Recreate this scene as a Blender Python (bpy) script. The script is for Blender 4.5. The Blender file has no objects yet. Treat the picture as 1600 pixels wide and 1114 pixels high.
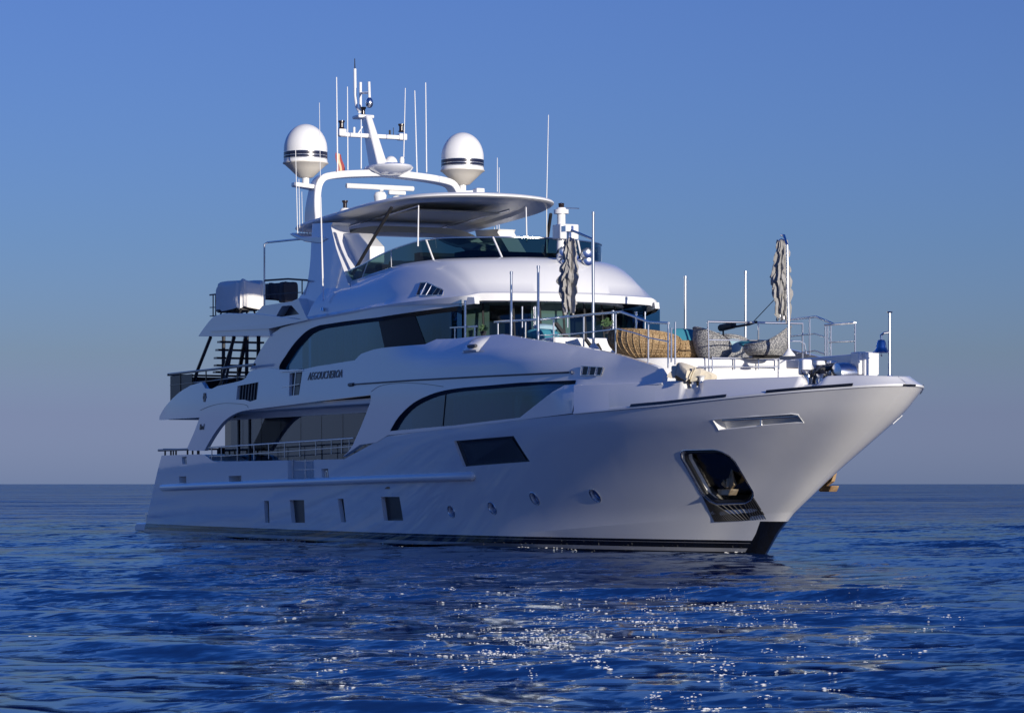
import bpy, bmesh, math, random
import numpy as np
from mathutils import Vector, Matrix, Euler
from mathutils.geometry import delaunay_2d_cdt
random.seed(7); rng = np.random.default_rng(7)
SC = bpy.context.scene; COL = SC.collection
R = math.radians
# ------------------------------------------------------------------ camera
# yacht frame = world frame: x forward (0 = stem at the waterline), y to port, z up from the sea
FPX = 4700.0; ANG = R(24.85); DIST = 69.7; EYE = 110*DIST/FPX
cF = np.array([math.sin(ANG), -math.cos(ANG)]); cP = np.array([math.cos(ANG), math.sin(ANG)])
cS = np.array([390*DIST/FPX, DIST])
CAMX, CAMY = float(-cS@cF), float(-cS@cP)
cam = bpy.data.cameras.new('camera'); camo = bpy.data.objects.new('camera', cam); COL.objects.link(camo)
cam.sensor_fit = 'HORIZONTAL'; cam.sensor_width = 36; cam.lens = FPX/1600*36
cam.shift_y = (756-557)/1600.0; cam.clip_start = 1; cam.clip_end = 60000
camo.location = (CAMX, CAMY, EYE)
vd = Vector((cF[1], cP[1], 0))               # optical axis in the yacht frame
camo.rotation_euler = vd.to_track_quat('-Z', 'Y').to_euler()
SC.camera = camo
# ------------------------------------------------------------------ light
SUN_EL, SUN_AZ = 8.5, 7.5                  # azimuth: degrees to port of dead ahead
sd = Vector((math.cos(R(SUN_EL))*math.cos(R(SUN_AZ)), math.cos(R(SUN_EL))*math.sin(R(SUN_AZ)), math.sin(R(SUN_EL))))
sun = bpy.data.lights.new('sun', 'SUN'); suno = bpy.data.objects.new('sun', sun); COL.objects.link(suno)
sun.energy = 4.9; sun.angle = R(0.5); sun.color = (1.0, 0.92, 0.81)
suno.rotation_euler = sd.to_track_quat('Z', 'Y').to_euler()
W = bpy.data.worlds.new('World'); SC.world = W; W.use_nodes = True
nt = W.node_tree; nt.nodes.clear()
sky = nt.nodes.new('ShaderNodeTexSky'); sky.sky_type = 'NISHITA'; sky.sun_disc = False
sky.sun_elevation = R(SUN_EL); sky.sun_rotation = R(90-SUN_AZ); sky.air_density = 1.0; sky.dust_density = 0.6; sky.ozone_density = 3.0
mul = nt.nodes.new('ShaderNodeMix'); mul.data_type = 'RGBA'; mul.blend_type = 'MULTIPLY'; mul.inputs[0].default_value = 1
tcw = nt.nodes.new('ShaderNodeTexCoord'); spw = nt.nodes.new('ShaderNodeSeparateXYZ'); crw = nt.nodes.new('ShaderNodeValToRGB')
nt.links.new(tcw.outputs['Generated'], spw.inputs[0]); nt.links.new(spw.outputs[2], crw.inputs[0])
crw.color_ramp.elements[0].position = 0.0; crw.color_ramp.elements[0].color = (.469,.639,1.72,1)     # clear evening air: cooler low down
crw.color_ramp.elements[1].position = 1.0; crw.color_ramp.elements[1].color = (.09,.42,1.25,1)
for p_, c_ in ((.0225, (.40,.468,1.16)), (.042, (.388,.446,.855)), (.08,(.370,.445,.827)), (.156, (.395,.448,.837)), (.32, (.17,.42,1.0))):
    e_ = crw.color_ramp.elements.new(p_); e_.color = (*c_, 1)
nt.links.new(crw.outputs[0], mul.inputs[7])
bgn = nt.nodes.new('ShaderNodeBackground'); bgn.inputs['Strength'].default_value = 0.148
wo = nt.nodes.new('ShaderNodeOutputWorld')
cap_ = nt.nodes.new('ShaderNodeMix'); cap_.data_type = 'RGBA'; cap_.blend_type = 'DARKEN'; cap_.inputs[0].default_value = 1; cap_.inputs[7].default_value = (1.45, 2.1, 4.8, 1)   # thin clear air: weak glow round the sun
nt.links.new(sky.outputs[0], mul.inputs[6]); nt.links.new(mul.outputs[2], cap_.inputs[6]); nt.links.new(cap_.outputs[2], bgn.inputs[0]); nt.links.new(bgn.outputs[0], wo.inputs[0])
SC.view_settings.view_transform = 'Standard'; SC.view_settings.look = 'None'
SC.view_settings.exposure = 0.0; SC.view_settings.gamma = 1.0
# ------------------------------------------------------------------ pixel (1600x1114) -> yacht frame
def at(px, py, y):
    u = (px-800)/FPX; b = cS+y*cP
    x = (u*b[1]-b[0])/(cF[0]-u*cF[1]); q = b+x*cF
    return float(x), float(EYE+(756-py)*q[1]/FPX)
def A3(px, py, y):
    x, z = at(px, py, y); return (x, y, z)
def PT(px, py, Yf):
    y = -3.5
    for _ in range(80):
        x, z = at(px, py, y); y = .6*y+.4*Yf(x, z)
    x, z = at(px, py, y); return x, y, z
def pxscale(x, y): return FPX/float((cS+x*cF+y*cP)[1])
def sstep(a, b, x):
    t = min(1, max(0, (x-a)/(b-a))); return t*t*(3-2*t)
def pchip(xs, ys):
    xs = np.array(xs, float); ys = np.array(ys, float); h = np.diff(xs); d = np.diff(ys)/h
    m = np.zeros_like(xs); m[0], m[-1] = d[0], d[-1]
    for i in range(1, len(xs)-1):
        if d[i-1]*d[i] > 0:
            w1 = 2*h[i]+h[i-1]; w2 = h[i]+2*h[i-1]; m[i] = (w1+w2)/(w1/d[i-1]+w2/d[i])
    def f(x):
        x = min(max(x, xs[0]), xs[-1]); i = min(int(np.searchsorted(xs, x, 'right'))-1, len(xs)-2)
        t = (x-xs[i])/h[i]
        return float((2*t**3-3*t**2+1)*ys[i]+(t**3-2*t**2+t)*h[i]*m[i]+(3*t**2-2*t**3)*ys[i+1]+(t**3-t**2)*h[i]*m[i+1])
    return f
# ------------------------------------------------------------------ mesh builder
class MB:
    def __init__(s): s.v = []; s.f = []
    def add(s, V, F):
        o = len(s.v); s.v += [tuple(map(float, p)) for p in V]; s.f += [tuple(i+o for i in f) for f in F]; return s
    def box(s, c, d, M=None):
        V = []
        for i in (-1, 1):
            for j in (-1, 1):
                for k in (-1, 1):
                    p = Vector((i*d[0]/2, j*d[1]/2, k*d[2]/2))
                    if M is not None: p = M @ p
                    V.append(p+Vector(c))
        return s.add(V, [(0,1,3,2),(4,6,7,5),(0,4,5,1),(2,3,7,6),(0,2,6,4),(1,5,7,3)])
    def tube(s, pts, r, n=8, sq=None):
        P = [Vector(p) for p in pts]; m = len(P)
        rr = r if isinstance(r, (list, tuple)) else [r]*m
        T = [(P[min(i+1, m-1)]-P[max(i-1, 0)]).normalized() for i in range(m)]
        up = Vector((0,0,1)) if abs(T[0].z) < .95 else Vector((1,0,0))
        N = T[0].cross(up).normalized(); V = []; F = []
        for i in range(m):
            N = (N-T[i]*N.dot(T[i])).normalized(); B = T[i].cross(N)
            for k in range(n):
                a = 2*math.pi*(k+.5)/n
                V.append(P[i]+(N*math.cos(a)+B*math.sin(a))*rr[i])
        for i in range(m-1):
            for k in range(n):
                k2 = (k+1) % n; F.append((i*n+k, i*n+k2, (i+1)*n+k2, (i+1)*n+k))
        F.append(tuple(range(n))[::-1]); F.append(tuple((m-1)*n+k for k in range(n)))
        return s.add(V, F)
    def lathe(s, prof, c, n=24, M=None):
        V = []; F = []; m = len(prof)
        for r, z in prof:
            for k in range(n):
                a = 2*math.pi*k/n; p = Vector((r*math.cos(a), r*math.sin(a), z))
                if M is not None: p = M @ p
                V.append(p+Vector(c))
        for i in range(m-1):
            for k in range(n):
                k2 = (k+1) % n; F.append((i*n+k, i*n+k2, (i+1)*n+k2, (i+1)*n+k))
        if prof[0][0] > 1e-4: F.append(tuple(range(n))[::-1])
        if prof[-1][0] > 1e-4: F.append(tuple((m-1)*n+k for k in range(n)))
        return s.add(V, F)
    def grid(s, G, closed=False):
        m, n = len(G), len(G[0]); V = [p for row in G for p in row]; F = []
        for i in range(m-1):
            for j in range(n if closed else n-1):
                j2 = (j+1) % n; F.append((i*n+j, i*n+j2, (i+1)*n+j2, (i+1)*n+j))
        return s.add(V, F)
    def prism(s, poly, off):
        n = len(poly); o = Vector(off); V = [Vector(p) for p in poly]+[Vector(p)+o for p in poly]
        F = [tuple(range(n)), tuple(range(2*n-1, n-1, -1))]
        F += [(i, i+n, (i+1) % n+n, (i+1) % n) for i in range(n)]
        return s.add(V, F)
    def mir(s):
        o = MB(); o.v = [(x, -y, z) for x, y, z in s.v]; o.f = [f[::-1] for f in s.f]; return o
    def both(s):
        m = s.mir(); return s.add(m.v, m.f)
    def build(s, name, mat, parent=None, sharp=35, bevel=0, weld=True, subsurf=0):
        me = bpy.data.meshes.new(name); me.from_pydata(s.v, [], s.f)
        bm = bmesh.new(); bm.from_mesh(me)
        if weld: bmesh.ops.remove_doubles(bm, verts=bm.verts, dist=1e-4)
        bmesh.ops.recalc_face_normals(bm, faces=bm.faces)
        bm.to_mesh(me); bm.free()
        me.polygons.foreach_set('use_smooth', [True]*len(me.polygons))
        me.set_sharp_from_angle(angle=R(sharp)); me.materials.append(mat)
        o = bpy.data.objects.new(name, me); COL.objects.link(o); o.parent = parent
        if bevel:
            b = o.modifiers.new('bevel', 'BEVEL'); b.width = bevel; b.segments = 2; b.limit_method = 'ANGLE'; b.angle_limit = R(40); b.harden_normals = False
        if subsurf:
            b = o.modifiers.new('sub', 'SUBSURF'); b.levels = subsurf; b.render_levels = subsurf
        return o
def empty(name, loc, label, cat, group=None, rz=0):
    o = bpy.data.objects.new(name, None); COL.objects.link(o); o.location = loc; o.rotation_euler = (0,0,rz)
    o.empty_display_size = .2; o['label'] = label; o['category'] = cat
    if group: o['group'] = group
    return o
def tag(o, label, cat, group=None):
    o['label'] = label; o['category'] = cat
    if group: o['group'] = group
    return o
# ------------------------------------------------------------------ materials
def mat(name, col=(.8,.8,.8), rough=.5, metal=0, spec=.5, coat=0, bump=None, var=None):
    m = bpy.data.materials.new(name); m.use_nodes = True; t = m.node_tree; b = t.nodes['Principled BSDF']
    b.inputs['Base Color'].default_value = (*col, 1); b.inputs['Roughness'].default_value = rough
    b.inputs['Metallic'].default_value = metal; b.inputs['Specular IOR Level'].default_value = spec; b.inputs['Coat Weight'].default_value = coat
    b.inputs['Coat Roughness'].default_value = .04
    tc = t.nodes.new('ShaderNodeTexCoord')
    if var:      # (scale, second colour)
        n = t.nodes.new('ShaderNodeTexNoise'); n.inputs['Scale'].default_value = var[0]; n.inputs['Detail'].default_value = 5
        cr = t.nodes.new('ShaderNodeValToRGB'); cr.color_ramp.elements[0].position = .35; cr.color_ramp.elements[1].position = .65
        cr.color_ramp.elements[0].color = (*col, 1); cr.color_ramp.elements[1].color = (*var[1], 1)
        t.links.new(tc.outputs['Object'], n.inputs['Vector']); t.links.new(n.outputs[0], cr.inputs[0]); t.links.new(cr.outputs[0], b.inputs['Base Color'])
    if bump:     # (scale, strength, distance)
        n = t.nodes.new('ShaderNodeTexNoise'); n.inputs['Scale'].default_value = bump[0]; n.inputs['Detail'].default_value = 4
        bp = t.nodes.new('ShaderNodeBump'); bp.inputs['Strength'].default_value = bump[1]; bp.inputs['Distance'].default_value = bump[2]
        t.links.new(tc.outputs['Object'], n.inputs['Vector']); t.links.new(n.outputs[0], bp.inputs['Height']); t.links.new(bp.outputs[0], b.inputs['Normal'])
    return m
M = {}
M['white'] = mat('white_gelcoat', (.80,.80,.79), .16, coat=.5, bump=(.9, .10, .02), var=(.35, (.77,.775,.77)))
M['white_matt'] = mat('white_paint', (.80,.80,.78), .35)
M['cream'] = mat('cream_lining', (.62,.58,.50), .5)
M['steel'] = mat('stainless_steel', (.66,.67,.69), .24, metal=1)
M['steel_old'] = mat('galvanised_steel', (.35,.30,.22), .5, metal=.4, var=(6, (.22,.15,.08)), bump=(20,.3,.01))
M['rust'] = mat('rusty_steel', (.24,.13,.06), .8, var=(7, (.36,.24,.12)), bump=(15,.4,.01))
M['black'] = mat('black_paint', (.012,.013,.016), .3)
M['rubber'] = mat('black_rubber', (.02,.02,.022), .6)
M['pane_dark'] = mat('dark_pane', (.02,.026,.034), .25)
M['dark_door'] = mat('dark_door_panel', (.006,.007,.012), .5, spec=.25)
M['glints_foam'] = mat('white_glints_foam', (.85,.85,.85), .35)  # shared by the glint stand-in flecks and the waterline froth
M['pocket_metal'] = mat('dark_polished_metal', (.20,.19,.17), .16, metal=1, bump=(3,.5,.05))
M['brown_panel'] = mat('dark_brown_panel', (.022,.016,.015), .35, spec=.3)
M['brown'] = mat('varnished_rail', (.05,.028,.018), .3, coat=.4)
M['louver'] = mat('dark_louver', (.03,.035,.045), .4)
M['teak'] = mat('teak', (.30,.19,.10), .6, var=(9, (.24,.14,.07)))
M['canvas'] = mat('white_canvas', (.80,.78,.73), .8, bump=(7,.5,.04))
M['canvas_cream'] = mat('cream_canvas', (.62,.56,.44), .85, bump=(6,.5,.04))
M['canvas_dark'] = mat('charcoal_canvas', (.035,.037,.045), .8, bump=(8,.5,.03))
M['taupe'] = mat('taupe_fabric', (.345,.335,.32), .9, bump=(10,.6,.03), var=(4,(.28,.275,.265)))
M['teal'] = mat('teal_fabric', (.03,.19,.26), .9, bump=(25,.2,.01))
M['pale_teal'] = mat('pale_blue_fabric', (.28,.42,.48), .9, bump=(25,.2,.01))
M['maroon'] = mat('maroon_fabric', (.11,.035,.04), .9)
M['curtain'] = mat('curtain_fabric', (.46,.47,.42), .9)
M['curtain_pale'] = mat('pale_curtain_fabric', (.80,.80,.76), .9)
M['inside'] = mat('dark_interior', (.03,.032,.035), .8)
M['leaf'] = mat('leaf_green', (.06,.13,.045), .6, var=(20,(.12,.2,.09)))
M['pot'] = mat('dark_pot', (.03,.03,.035), .4)
M['bell'] = mat('polished_bell_metal', (.45,.48,.60), .12, metal=1)
M['letter'] = mat('dark_lettering', (.012,.015,.04), .3)
M['lamp'] = mat('lamp_glass', (.02,.012,.012), .1)
M['red'] = mat('flag_red', (.30,.05,.05), .8)
M['flag_gold'] = mat('flag_white', (.62,.50,.30), .8)
def wave_mat(name, c1, c2, scale, axis, rough=.7, strength=.6, vec='Object'):
    m = mat(name, c1, rough); t = m.node_tree; b = t.nodes['Principled BSDF']
    tc = t.nodes.new('ShaderNodeTexCoord'); br = t.nodes.new('ShaderNodeTexVoronoi'); br.inputs['Scale'].default_value = scale
    cr = t.nodes.new('ShaderNodeValToRGB'); cr.color_ramp.elements[0].color = (*c1, 1); cr.color_ramp.elements[1].color = (*c2, 1)
    cr.color_ramp.elements[0].position = .15; cr.color_ramp.elements[1].position = .6
    bp = t.nodes.new('ShaderNodeBump'); bp.inputs['Strength'].default_value = strength; bp.inputs['Distance'].default_value = .02; bp.invert = True
    t.links.new(tc.outputs['Object'], br.inputs['Vector']); t.links.new(br.outputs['Distance'], cr.inputs[0]); t.links.new(cr.outputs[0], b.inputs['Base Color'])
    t.links.new(br.outputs['Distance'], bp.inputs['Height']); t.links.new(bp.outputs[0], b.inputs['Normal'])
    return m
M['wicker'] = wave_mat('tan_wicker', (.50,.365,.20), (.27,.175,.085), 30, 0)
M['rope'] = wave_mat('grey_rope_weave', (.50,.49,.46), (.14,.145,.155), 32, 0)
def glass(name, tint, refl=(.9,.95,1), rough=.02, f0=.06):
    m = bpy.data.materials.new(name); m.use_nodes = True; t = m.node_tree; t.nodes.clear()
    o = t.nodes.new('ShaderNodeOutputMaterial'); mx = t.nodes.new('ShaderNodeMixShader')
    tr = t.nodes.new('ShaderNodeBsdfTransparent'); tr.inputs[0].default_value = (*tint, 1)
    gl = t.nodes.new('ShaderNodeBsdfGlossy'); gl.inputs[0].default_value = (*refl, 1); gl.inputs['Roughness'].default_value = rough
    lw = t.nodes.new('ShaderNodeLayerWeight'); lw.inputs[0].default_value = .5
    pw = t.nodes.new('ShaderNodeMath'); pw.operation = 'POWER'; pw.inputs[1].default_value = 4.5; t.links.new(lw.outputs['Facing'], pw.inputs[0])
    fr = t.nodes.new('ShaderNodeMath'); fr.operation = 'MULTIPLY_ADD'; fr.inputs[1].default_value = .9; fr.inputs[2].default_value = f0; t.links.new(pw.outputs[0], fr.inputs[0])
    t.links.new(fr.outputs[0], mx.inputs[0]); t.links.new(tr.outputs[0], mx.inputs[1]); t.links.new(gl.outputs[0], mx.inputs[2]); t.links.new(mx.outputs[0], o.inputs[0])
    return m
M['glass'] = glass('tinted_window_glass', (.09,.23,.38), refl=(.50,.76,1), f0=.10)
M['glass_dark'] = glass('dark_window_glass', (.06,.08,.10))
M['glass_teal'] = glass('teal_windscreen_glass', (.06,.125,.14), f0=.05)
M['glass_saloon'] = glass('bronze_saloon_glass', (.34,.31,.24), refl=(.7,.8,.9), f0=.06)
M['glass_clear'] = glass('clear_bridge_glass', (.30,.42,.42))
M['glass_brown'] = glass('smoked_glass', (.028,.024,.026), f0=.03)
# painted bands of the hull: white topsides, dark boot top, pale stripe, black bottom and black stem foot
def hull_mat():
    m = mat('white_hull_paint', (.80,.80,.79), .06, coat=.5, bump=(.8, .16, .03)); t = m.node_tree; b = t.nodes['Principled BSDF']
    tc = t.nodes.new('ShaderNodeTexCoord'); sp = t.nodes.new('ShaderNodeSeparateXYZ'); t.links.new(tc.outputs['Object'], sp.inputs[0])
    cr = t.nodes.new('ShaderNodeValToRGB'); cr.color_ramp.interpolation = 'CONSTANT'
    el = cr.color_ramp.elements; el.remove(el[1])
    K = (.010,.011,.014,1); Wt = (.80,.80,.79,1)
    el[0].position = 0; el[0].color = K
    for p, c in ((.13,(.36,.36,.36,1)), (.36,K), (.66,(.25,.25,.26,1)), (.69,K), (.84,Wt)):
        e = el.new(p); e.color = c
    mz = t.nodes.new('ShaderNodeMath'); mz.operation = 'MULTIPLY'; mz.inputs[1].default_value = 2.6     # z 0..0.385 -> 0..1
    t.links.new(sp.outputs[2], mz.inputs[0]); t.links.new(mz.outputs[0], cr.inputs[0])
    # stem foot: x - 1.14 z > -0.28 and z < 0.8
    a = t.nodes.new('ShaderNodeMath'); a.operation = 'MULTIPLY_ADD'; a.inputs[1].default_value = -1.14
    t.links.new(sp.outputs[2], a.inputs[0]); t.links.new(sp.outputs[0], a.inputs[2])
    g = t.nodes.new('ShaderNodeMath'); g.operation = 'GREATER_THAN'; g.inputs[1].default_value = -.32; t.links.new(a.outputs[0], g.inputs[0])
    l = t.nodes.new('ShaderNodeMath'); l.operation = 'LESS_THAN'; l.inputs[1].default_value = .775; t.links.new(sp.outputs[2], l.inputs[0])
    an = t.nodes.new('ShaderNodeMath'); an.operation = 'MULTIPLY'; t.links.new(g.outputs[0], an.inputs[0]); t.links.new(l.outputs[0], an.inputs[1])
    mx = t.nodes.new('ShaderNodeMix'); mx.data_type = 'RGBA'; mx.inputs[7].default_value = (.008,.009,.012,1)
    t.links.new(an.outputs[0], mx.inputs[0]); t.links.new(cr.outputs[0], mx.inputs[6]); t.links.new(mx.outputs[2], b.inputs['Base Color'])
    return m
M['hull'] = hull_mat()
# ------------------------------------------------------------------ sea
def sea_material():
    m = mat('sea_water', (.003,.020,.125), .05, spec=.5); t = m.node_tree; b = t.nodes['Principled BSDF']
    b.inputs['IOR'].default_value = 1.333
    g = t.nodes.new('ShaderNodeNewGeometry'); mp = t.nodes.new('ShaderNodeMapping'); mp.inputs['Rotation'].default_value = (0,0,-math.atan2(vd.y, vd.x))
    mp.inputs['Scale'].default_value = (1.0, .42, 1)
    t.links.new(g.outputs['Position'], mp.inputs[0])
    def noise(sc_, det, rgh=.55):
        n = t.nodes.new('ShaderNodeTexNoise'); n.inputs['Scale'].default_value = sc_; n.inputs['Detail'].default_value = det; n.inputs['Roughness'].default_value = rgh
        t.links.new(mp.outputs[0], n.inputs['Vector']); return n
    def vm(op, a, b_):
        n = t.nodes.new('ShaderNodeVectorMath'); n.operation = op
        for i, v in enumerate((a, b_)):
            if v is None: continue
            if isinstance(v, tuple): n.inputs[i].default_value = v
            else: t.links.new(v, n.inputs[i])
        return n.outputs[0]
    # ripple slopes added to the surface normal: short chop, finer ripples, and gust patches that calm or roughen them
    acc = None
    for sc_, det, k in ((.045,2,.45), (.16,2,.60), (.8,3,.75), (3.0,3,.95), (11,2,.70)):
        n = noise(sc_, det); v = vm('MULTIPLY', vm('SUBTRACT', n.outputs['Color'], (.5,.5,.5)), (k, k, 0))
        acc = v if acc is None else vm('ADD', acc, v)
    gust = noise(.045, 3, .6); mr = t.nodes.new('ShaderNodeMapRange'); mr.inputs[1].default_value = .35; mr.inputs[2].default_value = .65; mr.inputs[3].default_value = .45; mr.inputs[4].default_value = 1.6
    t.links.new(gust.outputs[0], mr.inputs[0])
    sc_ = t.nodes.new('ShaderNodeVectorMath'); sc_.operation = 'SCALE'; t.links.new(acc, sc_.inputs[0]); t.links.new(mr.outputs[0], sc_.inputs['Scale'])
    nn = t.nodes.new('ShaderNodeVectorMath'); nn.operation = 'NORMALIZE'; t.links.new(vm('ADD', g.outputs['Normal'], sc_.outputs[0]), nn.inputs[0])
    o_ = [n for n in t.nodes if n.type == 'OUTPUT_MATERIAL'][0]; t.nodes.remove(b)
    df = t.nodes.new('ShaderNodeBsdfDiffuse'); df.inputs[0].default_value = (.006,.027,.108,1); t.links.new(nn.outputs[0], df.inputs['Normal'])
    gl = t.nodes.new('ShaderNodeBsdfGlossy'); gl.inputs[0].default_value = (.84,.94,1,1); gl.inputs['Roughness'].default_value = .045; t.links.new(nn.outputs[0], gl.inputs['Normal'])
    fr = t.nodes.new('ShaderNodeFresnel'); fr.inputs[0].default_value = 1.333; t.links.new(nn.outputs[0], fr.inputs['Normal'])
    mn = t.nodes.new('ShaderNodeMath'); mn.operation = 'MINIMUM'; mn.inputs[1].default_value = .53; t.links.new(fr.outputs[0], mn.inputs[0])
    mx = t.nodes.new('ShaderNodeMixShader'); t.links.new(mn.outputs[0], mx.inputs[0]); t.links.new(df.outputs[0], mx.inputs[1]); t.links.new(gl.outputs[0], mx.inputs[2]); t.links.new(mx.outputs[0], o_.inputs[0])
    return m
WAVES = []
def sea_z(x, y): return sum(a*math.cos(k*(x*math.cos(g)+y*math.sin(g))+p) for a, k, g, p in WAVES)
def build_sea():
    rr = [6.0]
    while rr[-1] < 30000: rr.append(rr[-1]+min(max(.05, rr[-1]**2/9000.), rr[-1]*.12))
    rr = np.array(rr)
    base = math.atan2(vd.y, vd.x)
    fine = np.linspace(-R(13), R(13), 620); left = np.linspace(R(13), R(180), 90)[1:]; right = np.linspace(-R(180), -R(13), 90)[1:-1]
    th = np.concatenate([right, fine, left]); nth = len(th)
    RR, TH = np.meshgrid(rr, th, indexing='ij')
    X = CAMX+RR*np.cos(base+TH); Y = CAMY+RR*np.sin(base+TH); Z = np.zeros_like(X)
    dr = np.gradient(rr)[:, None]
    dth = np.abs(np.gradient(th))[None, :]; cell = np.maximum(dr, RR*dth)
    dX = np.zeros_like(X); dY = np.zeros_like(X)
    for i in range(80):
        lam = math.exp(rng.uniform(math.log(.35), math.log(9)))
        ang = base+rng.normal(0, .55)+(math.pi if rng.random() < .25 else 0)
        slope = .021*(1.0 if lam < 2.5 else .62); amp = slope*lam/(2*math.pi); k = 2*math.pi/lam; ph = rng.uniform(0, 6.283)
        arg = k*(X*math.cos(ang)+Y*math.sin(ang))+ph
        w = np.clip((lam/cell-2.0)/2.5, 0, 1)
        Z += amp*w*np.cos(arg); s_ = amp*w*np.sin(arg)*.8; dX -= s_*math.cos(ang); dY -= s_*math.sin(ang); WAVES.append((amp, k, ang, ph))
    # patchiness: gusts make some areas rougher
    V = np.stack([X+dX, Y+dY, Z], -1).reshape(-1, 3).astype(np.float32)
    nr = len(rr); i = np.arange(nr-1)[:, None]; j = np.arange(nth)[None, :]; j2 = (j+1) % nth
    F = np.stack([i*nth+j, (i+1)*nth+j+0*i, (i+1)*nth+j2, i*nth+j2+0*i], -1).reshape(-1, 4).astype(np.int32)
    me = bpy.data.meshes.new('sea'); me.vertices.add(len(V)); me.vertices.foreach_set('co', V.ravel())
    me.loops.add(F.size); me.loops.foreach_set('vertex_index', F.ravel()); me.polygons.add(len(F))
    me.polygons.foreach_set('loop_start', np.arange(0, F.size, 4, dtype=np.int32)); me.polygons.foreach_set('use_smooth', np.ones(len(F), bool))
    me.update(); me.validate(); me.materials.append(sea_material())
    o = bpy.data.objects.new('sea', me); COL.objects.link(o); o['kind'] = 'structure'; o['label'] = 'deep blue rippled open sea reaching to the horizon'
    return o
build_sea()
# ================================================================== THE YACHT
Y = empty('motor_yacht', (0,0,0), 'large white three-deck motor yacht with twin satellite domes and a flared bow', 'yacht')
HI = pchip([0,.08,.25,.5,.9,1.8,2.8,4.3,6.3,9.3,12.3,16,20],[0,.30,.56,.78,1.03,1.57,2.0,2.48,2.98,3.5,3.8,3.97,4.0])
LO = pchip([0,.1,.5,1,2,4,7,10,14,18,24],[0,.13,.37,.62,1.12,1.86,2.65,3.2,3.65,3.85,3.95])
XS = pchip([-.7,0,.8,1.34,1.93,2.45,3.0,3.3,3.65,3.76],[-.7,.15,1.06,2.02,3.08,4.08,5.08,5.58,6.11,6.21])
def zch(x): return max(.02, .8+.075*(x-1))
def k1(x): return min(3.74, 3.40+(.037 if x < .4 else .055)*(x-.4)+.0)
def k2(x): return min(3.06+.020*x, k1(x)-.12)
ZB = at(448,719,-4)[1]; ZQ = at(300,710,-4)[1]
XQ0, XQ1 = at(336,722,-4)[0], at(316,710,-4)[0]
XF0, XF1 = at(537,712,-4)[0], at(603,680,-4)[0]
def ztop(x):
    if x >= XF1: return k1(x)
    if x >= XF0: return ZB+(k1(XF1)-ZB)*(x-XF0)/(XF1-XF0)
    if x <= XQ1: return ZQ
    if x <= XQ0: return ZQ+(ZB-ZQ)*sstep(XQ1, XQ0, x)
    return ZB
def taper(x): return 1-.055*max(0, (-28-x)/6)**2 if x < -28 else 1
def hw(x, z):
    xs = XS(z); d = max(0, xs-x)
    if z < zch(x): w = max(0, LO(d)-.12*min(1, d/1.2))*(1-.10*(zch(x)-z)/.9)
    else:
        s = min(1, max(0, (z-zch(x))/(k2(x)-zch(x)))); lo, hi = LO(d), HI(d); w = lo+(hi-lo)*s**1.25
    return w*taper(x)
def Wd(x): return HI(max(0, XS(k1(x))-x))*taper(x)
Yhull = lambda x, z: -hw(x, z)
def XT(z): return -32.35-(2.6-z)*1.02 if z < 2.6 else -32.35
def hull():
    G = []; sts = list(np.linspace(0, 1, 26)**2.0*.22)+list(np.linspace(.22, 1, 70))[1:]
    for s in sts:
        col = []; xm = 3.6-36*s
        zc, ka, kb, zt = zch(xm), k2(xm), k1(xm), ztop(xm)
        ka = min(ka, zt-.10); kb = zt
        zs = [-.7, -.25, 0, zc*.5-.0, zc-.012, zc]+[zc+(ka-zc)*q for q in np.linspace(0, 1, 13)[1:]]+[ka+(kb-ka)*q for q in (.5, 1)]
        for q, z in enumerate(zs):
            xs = XS(z); x = xs-(xs-XT(z))*s
            if q == len(zs)-1:
                for _ in range(4): z = ztop(x); xs = XS(z); x = xs-(xs-XT(z))*s
            w = hw(x, z)
            if q == 4: w = max(0, hw(x, z))
            if q == 5: w = hw(x, max(z, zch(x)+1e-3))
            col.append((x, -w, z))
        G.append(col)
    b = MB(); b.grid(G); n = len(G[0]); m = len(G); b.both()
    o = m*n
    for i in range(m-1):
        b.f.append((i*n+n-1, (i+1)*n+n-1, o+(i+1)*n+n-1, o+i*n+n-1)); b.f.append((i*n, o+i*n, o+(i+1)*n, (i+1)*n))
    b.f += [((m-1)*n+j, o+(m-1)*n+j, o+(m-1)*n+j+1, (m-1)*n+j+1) for j in range(n-1)]
    return b.build('hull', M['hull'], Y, sharp=25)
HULL = hull()
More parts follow.
